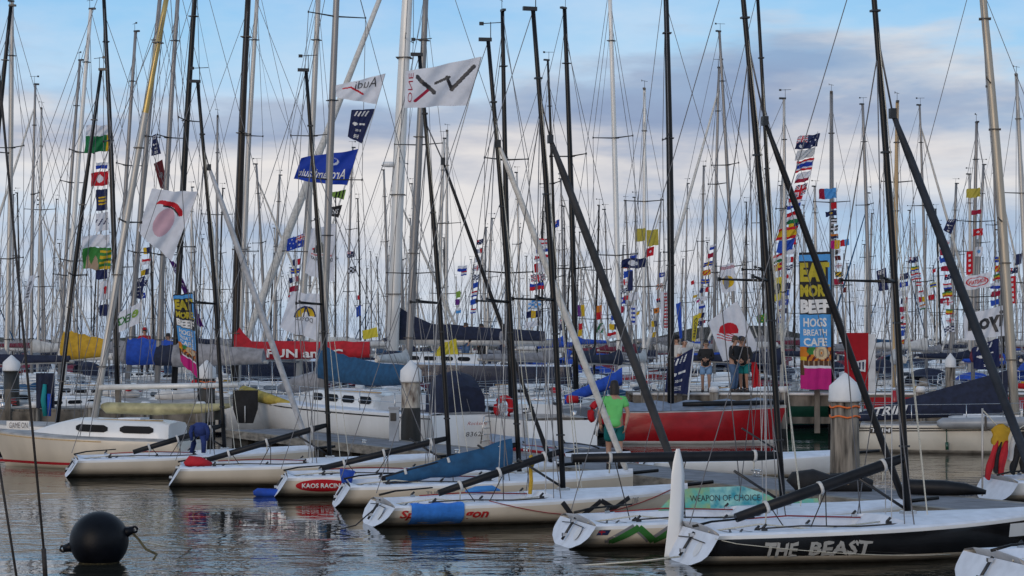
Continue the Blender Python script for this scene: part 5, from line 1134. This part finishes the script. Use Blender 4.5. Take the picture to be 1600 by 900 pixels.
hoist('short string of signal flags beside the thick black mast, blue square on top', 82, [(1035, 415), (1030, 460), (1022, 530)], [(1030, 427, 1039, 434, discd('blue', 'white', .25)), (1026, 445, 1036, 453, diag('orange2', 'white', 4)), (1026, 467, 1032, 473, stripes('red', 'navy')), (1021, 483, 1030, 491, discd('orange2', 'black', .2)), (1018, 502, 1027, 511, vstripes('gold2', 'navy')), (1014, 520, 1024, 528, vstripes('white', 'gold2'))])
hoist('string of national flags on a grey mast, starred blue flag on top', 96, [(1432, 395), (1436, 440), (1446, 500)], [(1419, 403, 1435, 412, ausd('navy')), (1424, 417, 1436, 424, stripes('green', 'gold2', 'blue')), (1424, 428, 1439, 438, stripes('red', 'white', 'blue', 'white', 'red')), (1431, 441, 1440, 447, stripes('red', 'white', 'red')), (1434, 455, 1442, 461, stripes('red', 'white')), (1436, 464, 1445, 472, vstripes('red', 'gold2')), (1437, 477, 1446, 485, stripes('orange2', 'white', 'green'))])
hoist('slanting string of tiny signal flags running down a blue line', 98, [(1474, 380), (1460, 440), (1448, 490)], [(1466, 402, 1471, 408, vstripes('white', 'blue')), (1457, 421, 1462, 427, plain('red')), (1453, 443, 1463, 450, stripes('yellow', 'blue', 'yellow')), (1451, 462, 1460, 470, plain('red')), (1470, 467, 1484, 475, plain('crimson')), (1476, 451, 1486, 458, plain('black'))])
hoist('string under a yellow square flag on a grey mast, red flags below', 82, [(1533, 285), (1534, 350), (1522, 435)], [(1510, 296, 1532, 310, plain('palegold')), (1518, 329, 1533, 336, plain('crimson')), (1520, 358, 1535, 369, discd('red', 'white', .2)), (1523, 386, 1535, 401, discd('white', 'sky', .2)), (1510, 394, 1520, 430, lambda u, v, x, y: 'white' if .35 < u < .65 and int(v*9) % 2 else 'red')])
hoist('string of navy and long red flags at the picture edge', 80, [(1597, 390), (1591, 430), (1584, 490)], [(1586, 398, 1596, 415, plain('navy')), (1577, 419, 1590, 428, ausd('navy')), (1577, 432, 1588, 475, lambda u, v, x, y: 'white' if .35 < u < .65 and int(v*11) % 2 else 'red')])
hoist('thin string of tiny faded flags between the blue halyards', 104, [(727, 400), (722, 440), (714, 510)], [(714, 416, 729, 425, stripes('white', 'blue')), (720, 424, 729, 431, stripes('red', 'white', 'blue')), (713, 456, 720, 466, plain('lime')), (711, 468, 718, 477, plain('purple')), (712, 482, 720, 490, stripes('white', 'sky'))])
hoist('short string with a red and navy flag above a black one', 86, [(554, 385), (553, 430), (562, 500)], [(542, 393, 554, 403, ausd('navy')), (544, 417, 556, 428, checkd('black', 'white')), (557, 480, 564, 496, plain('royal')), (556, 463, 562, 470, vstripes('white', 'red'))])
hoist('string of green, orange and purple flags beside the dark diagonal spar', 90, [(910, 470), (936, 468), (942, 530)], [(903, 477, 914, 495, vstripes('purple', 'gold2')), (932, 478, 940, 500, stripes('orange2', 'red')), (932, 506, 942, 521, diag('green', 'white', 2)), (874, 497, 881, 518, ausd('navy')), (903, 506, 909, 526, stripes('red', 'gold2'))])
hoist('line of faded bunting on the far masts left of the pier', 100, [(1085, 430), (1088, 470), (1090, 510)], [(1083, 462, 1089, 466, plain('gold2')), (1088, 470, 1093, 474, plain('magenta')), (1095, 502, 1102, 507, plain('crimson')), (1080, 440, 1085, 446, plain('red'))])
DES = [stripes('red', 'white'), stripes('white', 'blue'), vstripes('navy', 'white', 'red'), crossd('white', 'red'), discd('blue', 'white'), diag('red', 'gold2'), stripes('red', 'white', 'blue'), vstripes('gold2', 'navy'), plain('crimson'), plain('white'), checkd('navy', 'white'), stripes('printgreen', 'gold2', 'red'), crossd('blue', 'gold2'), ausd('navy'), discd('white', 'red'), plain('royal')]
def bunting(label, Y, x0, y0, x1, y1, n, w_, h_):
    fl = []
    for k in range(n):
        t = (k+.3)/n; x = lerp(x0, x1, t); y = lerp(y0, y1, t); q = random.uniform(.75, 1.2); fl.append((x-w_*q, y, x, y+h_*random.uniform(.8, 1.1), DES[(k*7+n*3+random.randint(0, 3)) % len(DES)]))
    hoist(label, Y, [(x0, y0-6), (lerp(x0, x1, .5)+1, lerp(y0, y1, .5)), (x1, y1+14)], fl)
bunting('second string of small flags right beside the starred blue flags', 88, 1248, 345, 1226, 505, 12, 15, 10)
bunting('string of mixed flags behind the slate spar, above the red beam', 92, 1483, 372, 1492, 520, 11, 14, 9)
bunting('string of mixed flags close to the bronze mast', 90, 1568, 398, 1556, 520, 9, 14, 10)
bunting('string of flags slanting down beside the pair of yellow flags', 88, 996, 392, 962, 530, 10, 15, 10)
bunting('string of flags hanging behind the red sun flag', 94, 1118, 380, 1096, 512, 10, 12, 8)
bunting('string of flags on the far masts above the navy sail covers', 98, 756, 372, 742, 492, 9, 11, 8)
bunting('string of flags beneath the union canton flag', 92, 470, 402, 462, 486, 6, 12, 9)
bunting('string of flags between the silver masts above the grey boom cover', 90, 246, 312, 226, 470, 9, 12, 10)
bunting('string of flags near the classic wooden mast', 92, 1420, 425, 1412, 540, 9, 13, 9)
# green triangle flag on the pier
flag('dark green flag with yellow spots behind the black masts', ((1182, 494), (1201, 488), (1201, 503), (1184, 505)), 74, lambda u, v, x, y: 'gold2' if math.sin(u*19)*math.sin(v*11) > .7 else 'printgreen', res=1.2)
# red board with a white patch
T = empty('advertising_board', P(1338, 611, 68), 0, 'tall plain red board with a small white patch standing on the pier', 'sign'); c = 37/(F/68); h_ = 91/(F/68)
mb = MB(); mb.box((0, 0, h_/2), (c, .06, h_), 'red'); mb.build('panel', T); mb = MB(); mb.box((c/2+.12, .1, h_/2-.05), (.24, .3, h_), 'paintwhite'); mb.build('side_panel', T)
cl = Cloth(((1328, 566), (1353, 562), (1352, 581), (1331, 578)), 67.85, amp=.03); mb = cl.mesh(T, lambda u, v, x, y: 'navy' if .2 < v < .85 and u > .25 and int(u*9) % 2 else 'letterwhite', 18, 12, 'printed_patch')

# ------------------------------------------------------------------ smaller things
def horseshoe(label, px, py, Y, deg, rail):
    T = empty('lifebuoy', P(px, py, Y), 0, label, 'lifebuoy'); T.rotation_euler = (0, R(deg), R(12)); n = 14; a0 = R(-55)
    mb = MB(); mb.tube([(.22*math.cos(lerp(a0, math.pi-a0, i/n)), 0, .30*math.sin(lerp(a0, math.pi-a0, i/n))) for i in range(n+1)], [.08]+[.115]*(n-1)+[.08], 'red', 10, flat=(1, .8)); mb.build('float', T)
    mb = MB(); mb.tube([(0, .10, .34), (0, .12, -.35), (0, .12, -rail)], .016, 'steel', 6); mb.build('holder', T)
    mb = MB(); mb.tube([(.05, -.05, -.25), (.0, -.08, -.5), (.03, -.06, -.62)], .03, 'canvaswhite', 6); mb.build('light', T)
horseshoe('red horseshoe lifebuoy on the stern rail of the big white cruiser', 787, 637, 59.4, 12, .5)
horseshoe('red horseshoe lifebuoy on the white yacht beside the person in green', 935, 646, 55.0, 8, .6)
# black mooring buoy with rope
T = empty('mooring_buoy', P(155, 880, 29.0), 0, 'big black spherical mooring buoy floating near the sportboats', 'buoy'); r = .425
mb = MB(); n = 20; mb.lathe([(max(.002, r*math.sin(math.pi*i/n)), .33-r*math.cos(math.pi*i/n)) for i in range(n+1)], (0, 0, 0), 'rubber', 36, keyfn=lambda j: 'weed' if j in (3, 4) else 'rubber'); mb.build('float', T)
for s in (1, -1):
    mb = MB(); d = Vector((s*.96, 0, .30 if s > 0 else -.22)).normalized(); c = Vector((0, 0, .33)); mb.tube([c+d*.36, c+d*.46, c+d*.53], [.10, .065, .055], 'rubber', 12)
    k = c+d*.54; mb.tube([k+Vector((.042*math.cos(a*.6283), 0, .042*math.sin(a*.6283))) for a in range(11)], .017, 'rubber', 7); mb.build('lug', T)
def rope(label, pts, r, key, name='mooring_line', loc0=None):
    T = empty(name, pts[0], 0, label, 'rope'); mb = MB(); mb.tube([loc_of(T, p) for p in pts], r, key, 6); mb.build('strand', T)
b = P(207, 833, 29.0)
rope('frayed brown rope hanging from the black buoy into the water', [b, P(216, 842, 28.9), P(228, 858, 28.8), P(245, 866, 28.7), P(240, 874, 28.4)], .018, 'weed')
rope('pale taut rope from the black buoy trailing along the water', [b, P(222, 846, 29.0), P(260, 854, 29.2), Vector((GX(300, 31), 31, .0))], .013, 'rope')
s_ = sb['G']; w0 = world_of(s_, (-.02, -.1, .10)); rope('white line from the black hull stern out across the water', [w0, w0+Vector((-.5, -.1, -.05)), w0+Vector((-1.1, -.2, -.085)), w0+Vector((-1.6, -.2, -.12))], .014, 'rope')
w0 = world_of(s_, (.2, -.95, .43)); e0 = on_side(s_, 4.4, .12); pts = [w0]+[world_of(s_, on_side(s_, lerp(.5, 3.9, t), lerp(.36, .10, t)-.05*math.sin(math.pi*t), .03)) for t in [i/8 for i in range(9)]]
rope('slack white line draped across the black hull lettering', pts, .006, 'rope')
s_ = sb['E']; w0 = world_of(s_, (.0, -.8, .40)); rope('dark line from the stern of the boat with the blue towel into the water', [w0, w0+Vector((-.35, -.4, -.3)), w0+Vector((-.9, -.7, -.42))], .012, 'ropedark')
pts = [world_of(s_, on_side(s_, lerp(1.9, 5.7, t), lerp(.46, .56, t)-.34*math.sin(math.pi*t), .03)) for t in [i/14 for i in range(15)]]; rope('sagging dark red line looped along the side of the boat with the blue towel', pts, .009, 'ropered')
rope('yellow bunched rope hanging from the black boom', [P(829, 712, 36.0), P(834, 722, 35.95), P(829, 732, 36.0), P(830, 752, 36.0), P(828, 772, 36.0)], .04, 'ropeyellow')
# out-of-frame yacht's stays, close to the camera
for lab, a, b in (('dark blurred wire stay close to the camera, the longer of two', (-2, 110), (76, 940)), ('dark wire stay at the picture edge, the shorter of two', (-12, 660), (32, 940))):
    T = empty('wire_stay', P(b[0], b[1], 13), 0, lab, 'wire'); mb = MB(); mb.tube([loc_of(T, P(*a, 13)), loc_of(T, P(*b, 13))], .0085, 'ropedark', 8); mb.build('strand', T); mb = MB(); q = loc_of(T, P(lerp(a[0], b[0], .9), lerp(a[1], b[1], .9), 13)); mb.tube([q, q+Vector((.012, 0, -.2))], .016, 'ropedark', 8); mb.build('turnbuckle', T)
# towel over E's side
s_ = sb['E']; T = empty('towel', world_of(s_, (1.0, -1, .45)), 16.5, 'bright blue towel hung over the side of the white sportboat with red lettering', 'towel'); mb = MB(); rows = []
H = T_H[s_.name]
for j in range(11):
    row = []
    for i in range(17):
        x = lerp(.54, 1.46, i/16); t = j/10
        if t < .28: yy = -H.b(x/6)+lerp(.22, 0, t/.28)-.0; zz0 = H.zs(x/6)+.05+.012*math.sin(i*.9)
        else: u = (t-.28)/.72; zz0 = H.zs(x/6)+.045-u*.36*(1+.02*math.sin(i)); yy = -H.side(x, max(.03, min(H.zs(x/6)-.06, zz0)))-.02-.008*math.sin(i*.8+u*2)
        row.append(loc_of(T, world_of(s_, (x, yy, zz0))))
    rows.append(row)
mb.grid(rows, 'towelblue', True); mb.build('cloth', T)
def lump(name, label, cat, pts, rads, key, loc, deg=0, parts=None, n=12, flat=None):
    T = empty(name, loc, deg, label, cat); mb = MB(); mb.tube(pts, rads, key, n, flat=flat); mb.build('body' if cat != 'bag' else 'bag_body', T)
    for nm, m_ in (parts or {}).items(): m_.build(nm, T)
    return T
k_ = world_of(DK, (8.8, -1.3, .45)); mb = MB(); mb.box((1.0, -.165, .17), (.10, .02, .08), 'tan'); m2 = MB(); m2.tube([(.5, -.17, .2), (.65, -.2, .26), (.8, -.2, .25), (.9, -.16, .18)], .015, 'canvasblack', 6)
lump('sail_bag', 'long black sail bag lying on the dock in front of the grey pile', 'bag', [(0, 0, .10), (.06, 0, .16), (.4, .02, .19), (.7, 0, .14), (.95, .0, .16), (1.25, .02, .14), (1.5, 0, .10)], [.13, .20, .22, .17, .19, .17, .11], 'canvasblack', (GX(1236, 37.0), 37.0, .44), -4, {'patch': mb, 'strap': m2})
lump('sail_roll', 'glossy black rolled sail lying across the dock at the picture edge', 'sail', [(0, 0, .13), (.1, 0, .15), (.7, 0, .14), (1.1, 0, .12), (1.45, 0, .07)], [.08, .14, .14, .11, .04], 'boomblack', (GX(1412, 36.0), 36.0, .44), -10)
lump('cloth_bundle', 'small red and white cloth bundle on the stern of a cream sportboat', 'clothing', [(0, 0, .05), (.12, 0, .12), (.35, 0, .10), (.6, .0, .04)], [.05, .13, .12, .05], 'canvasred', world_of(sb['B'], (.35, -.55, .44)), 9)
lump('cloth_bag', 'small blue cloth bag on the stern beside the red oval boat', 'bag', [(0, 0, 0), (0, 0, .14), (.02, 0, .26)], [.10, .13, .16], 'canvasbright', world_of(sb['D'], (.30, .55, .40)), 0)
lump('fender', 'blue fender floating under the stern of the red oval boat', 'fender', [(-.28, 0, .05), (-.2, 0, .06), (.2, 0, .04), (.3, 0, .02)], [.04, .09, .09, .03], 'canvasbright', world_of(sb['C'], (-.15, -.2, .02)), 10)
lump('folded_cloth', 'flat light blue cloth folded on the deck by the blue sail cover', 'cloth', [(0, 0, .02), (.2, 0, .05), (.5, 0, .06), (.65, 0, .02)], [.06, .16, .16, .05], 'sky', world_of(sb['E'], (2.0, .8, .47)), 20, flat=(1, .35))
lump('deck_cover', 'crumpled blue cover lying over the deck of the boat at the picture edge', 'cover', [(0, 0, .05), (.3, 0, .14), (.9, 0, .16), (1.6, 0, .05)], [.1, .45, .5, .2], 'canvasblue', world_of(sb['R'], (.9, 0, .44)), 8, flat=(1, .35))
# bright blue boom cover on the boat between the white yacht and the pier
BB = empty('covered_boom', P(880, 636, 60.2), 0, 'bright blue sail cover slung along a boom above the red yacht', 'sail cover'); g0 = loc_of(BB, P(972, 596, 61.5)); e0 = loc_of(BB, P(882, 628, 60)); sailcover(BB, g0, e0, 'canvasbright', .42, rise=1.1, name='cover'); mb = MB(); mb.tube([g0, e0], .07, 'alu', 8); mb.build('spar', BB)
# black panel hung on the cruiser bow
T = empty('anchor_apron', P(384, 662, 66.5), 0, 'black tapered cloth panel hung over the bow of the white cruiser', 'panel'); mb = MB(); rows = []
for j in range(8):
    v = j/7; hw = .42*(1 if v < .55 else lerp(1, .62, (v-.55)/.45)); rows.append([(hw*u, -.05-.10*math.cos(u*1.3)+.02*math.sin(v*9+u*3), lerp(1.12, .02, v)) for u in (-1, -.6, -.2, .2, .6, 1)])
mb.grid(rows, 'canvasblack', True); mb.build('cloth', T); mb = MB(); mb.tube([(0, -.19, .6), (0, -.19, .05)], .02, 'paintwhite', 5); mb.build('seam', T)
# navy tarp with turquoise rope near the left pile
T = empty('hanging_tarp', P(71, 655, 62.5), 0, 'navy tarpaulin hanging with a turquoise and blue rope bundle', 'tarp'); mb = MB(); rows = []
for j in range(9):
    v = j/8; rows.append([(lerp(-.30, .30, i/10), .05*math.sin(i*1.7+v), lerp(1.45, .35, v)) for i in range(11)])
mb.grid(rows, 'canvasnavy', True); mb.build('cloth', T); mb = MB(); mb.tube([(0, -.08, 1.1), (-.04, -.1, .6), (.02, -.1, .1)], [.06, .09, .07], 'turquoise', 8); mb.tube([(.14, -.08, .8), (.14, -.1, .1)], [.07, .06], 'canvasbright', 8); mb.build('rope_bundle', T)
# clothes
def garment(label, px, py0, py1, Y, top, legs, wpx=26, kind='wetsuit', sleeves='black'):
    s = F/Y; T = empty(kind, P(px, py1, Y), 0, label, 'clothing'); h = (py1-py0)/s; w_ = wpx/s
    mb = MB(); mb.tube([(0, 0, h), (0, 0, h*.93), (.02, 0, h*.72), (0, 0, h*.60)], [w_*.2, w_*.46, w_*.42, w_*.34], top, 12, flat=(1, .45) if False else None); mb.v = [(p[0], p[1]*.42, p[2]) for p in mb.v]; mb.build('top', T)
    for sgn in (1, -1):
        mb = MB(); mb.tube([(sgn*w_*.16, 0, h*.63), (sgn*w_*.30-.02, .02, h*.35), (sgn*w_*.36-.05, 0, .02)], [w_*.20, w_*.17, w_*.13], legs, 10); mb.v = [(p[0], p[1]*.6, p[2]) for p in mb.v]; mb.build('leg', T)
        mb = MB(); mb.tube([(sgn*w_*.40, -.04, h*.9), (sgn*w_*.52, -.06, h*.68), (sgn*w_*.45, -.05, h*.42)], [w_*.13, w_*.12, w_*.08], sleeves, 8); mb.build('sleeve', T)
    return T
def suit(label, Y, pieces, lump_=None):
    (x0, y0, x1, y1, w0, w1, k0) = pieces[0][:7]; T = empty('sailing_suit', P(x1, max(p[3] for p in pieces), Y), 0, label, 'clothing'); s = F/Y
    for j, (xa, ya, xb, yb, wa, wb, k) in enumerate(pieces):
        mb = MB(); rows = []
        for i in range(13):
            t = i/12; x = lerp(xa, xb, t)+1.2*math.sin(t*5+j); y = lerp(ya, yb, t); hw = lerp(wa, wb, t)/2*(1+.10*math.sin(t*9+j*2)); hw *= (.55+.45*min(1, t*5))
            c = loc_of(T, P(x, y, Y)); rows.append([c+Vector((math.cos(a*math.pi/5)*hw/s, -j*.012+math.sin(a*math.pi/5)*.055+.02*math.sin(a*2.1+t*4), .03*math.sin(a+t*3))) for a in range(11)])
        i0 = mb.grid(rows, k, True); mb.face(range(i0, i0+10), k); mb.face(range(i0+12*11+9, i0+12*11-1, -1), k); mb.build(('jacket', 'trouser_leg', 'trouser_leg', 'sleeve')[j % 4], T)
suit('yellow, red and black sailing suit draped over a line to dry at the picture edge', 40.5, [(1562, 664, 1563, 696, 30, 24, 'canvasyellow'), (1556, 690, 1543, 748, 13, 9, 'canvasred'), (1570, 690, 1562, 748, 15, 9, 'canvasred'), (1563, 692, 1553, 738, 7, 6, 'canvasblack')])
suit('black sailing suit with a white sleeve hung beside the yellow and red one', 40.8, [(1596, 676, 1594, 712, 30, 28, 'canvasblack'), (1588, 706, 1582, 740, 12, 9, 'canvasblack'), (1600, 708, 1598, 738, 14, 9, 'canvasblack'), (1586, 676, 1576, 718, 9, 7, 'canvaswhite')])
garment('dark blue trousers hung over the boom of the cream sportboat', 312, 660, 709, 46.6, 'denimblue', 'denimblue', 26, kind='garment', sleeves='denimblue')
# drying line for the suits
T = empty('drying_line', P(1540, 668, 40.6), 0, 'thin line the sailing suits hang from, tied off at the deck', 'rope'); mb = MB(); mb.tube([loc_of(T, P(1535, 640, 40.6)), loc_of(T, P(1557, 664, 40.6)), loc_of(T, P(1592, 670, 40.8)), loc_of(T, P(1640, 640, 40.8))], .012, 'rope', 5); mb.build('strand', T)
for sx in (1535, 1640): mb = MB(); mb.tube([loc_of(T, P(sx, 638, 40.6)), loc_of(T, P(sx, 775, 40.6))], .02, 'alu', 6); mb.build('upright', T)
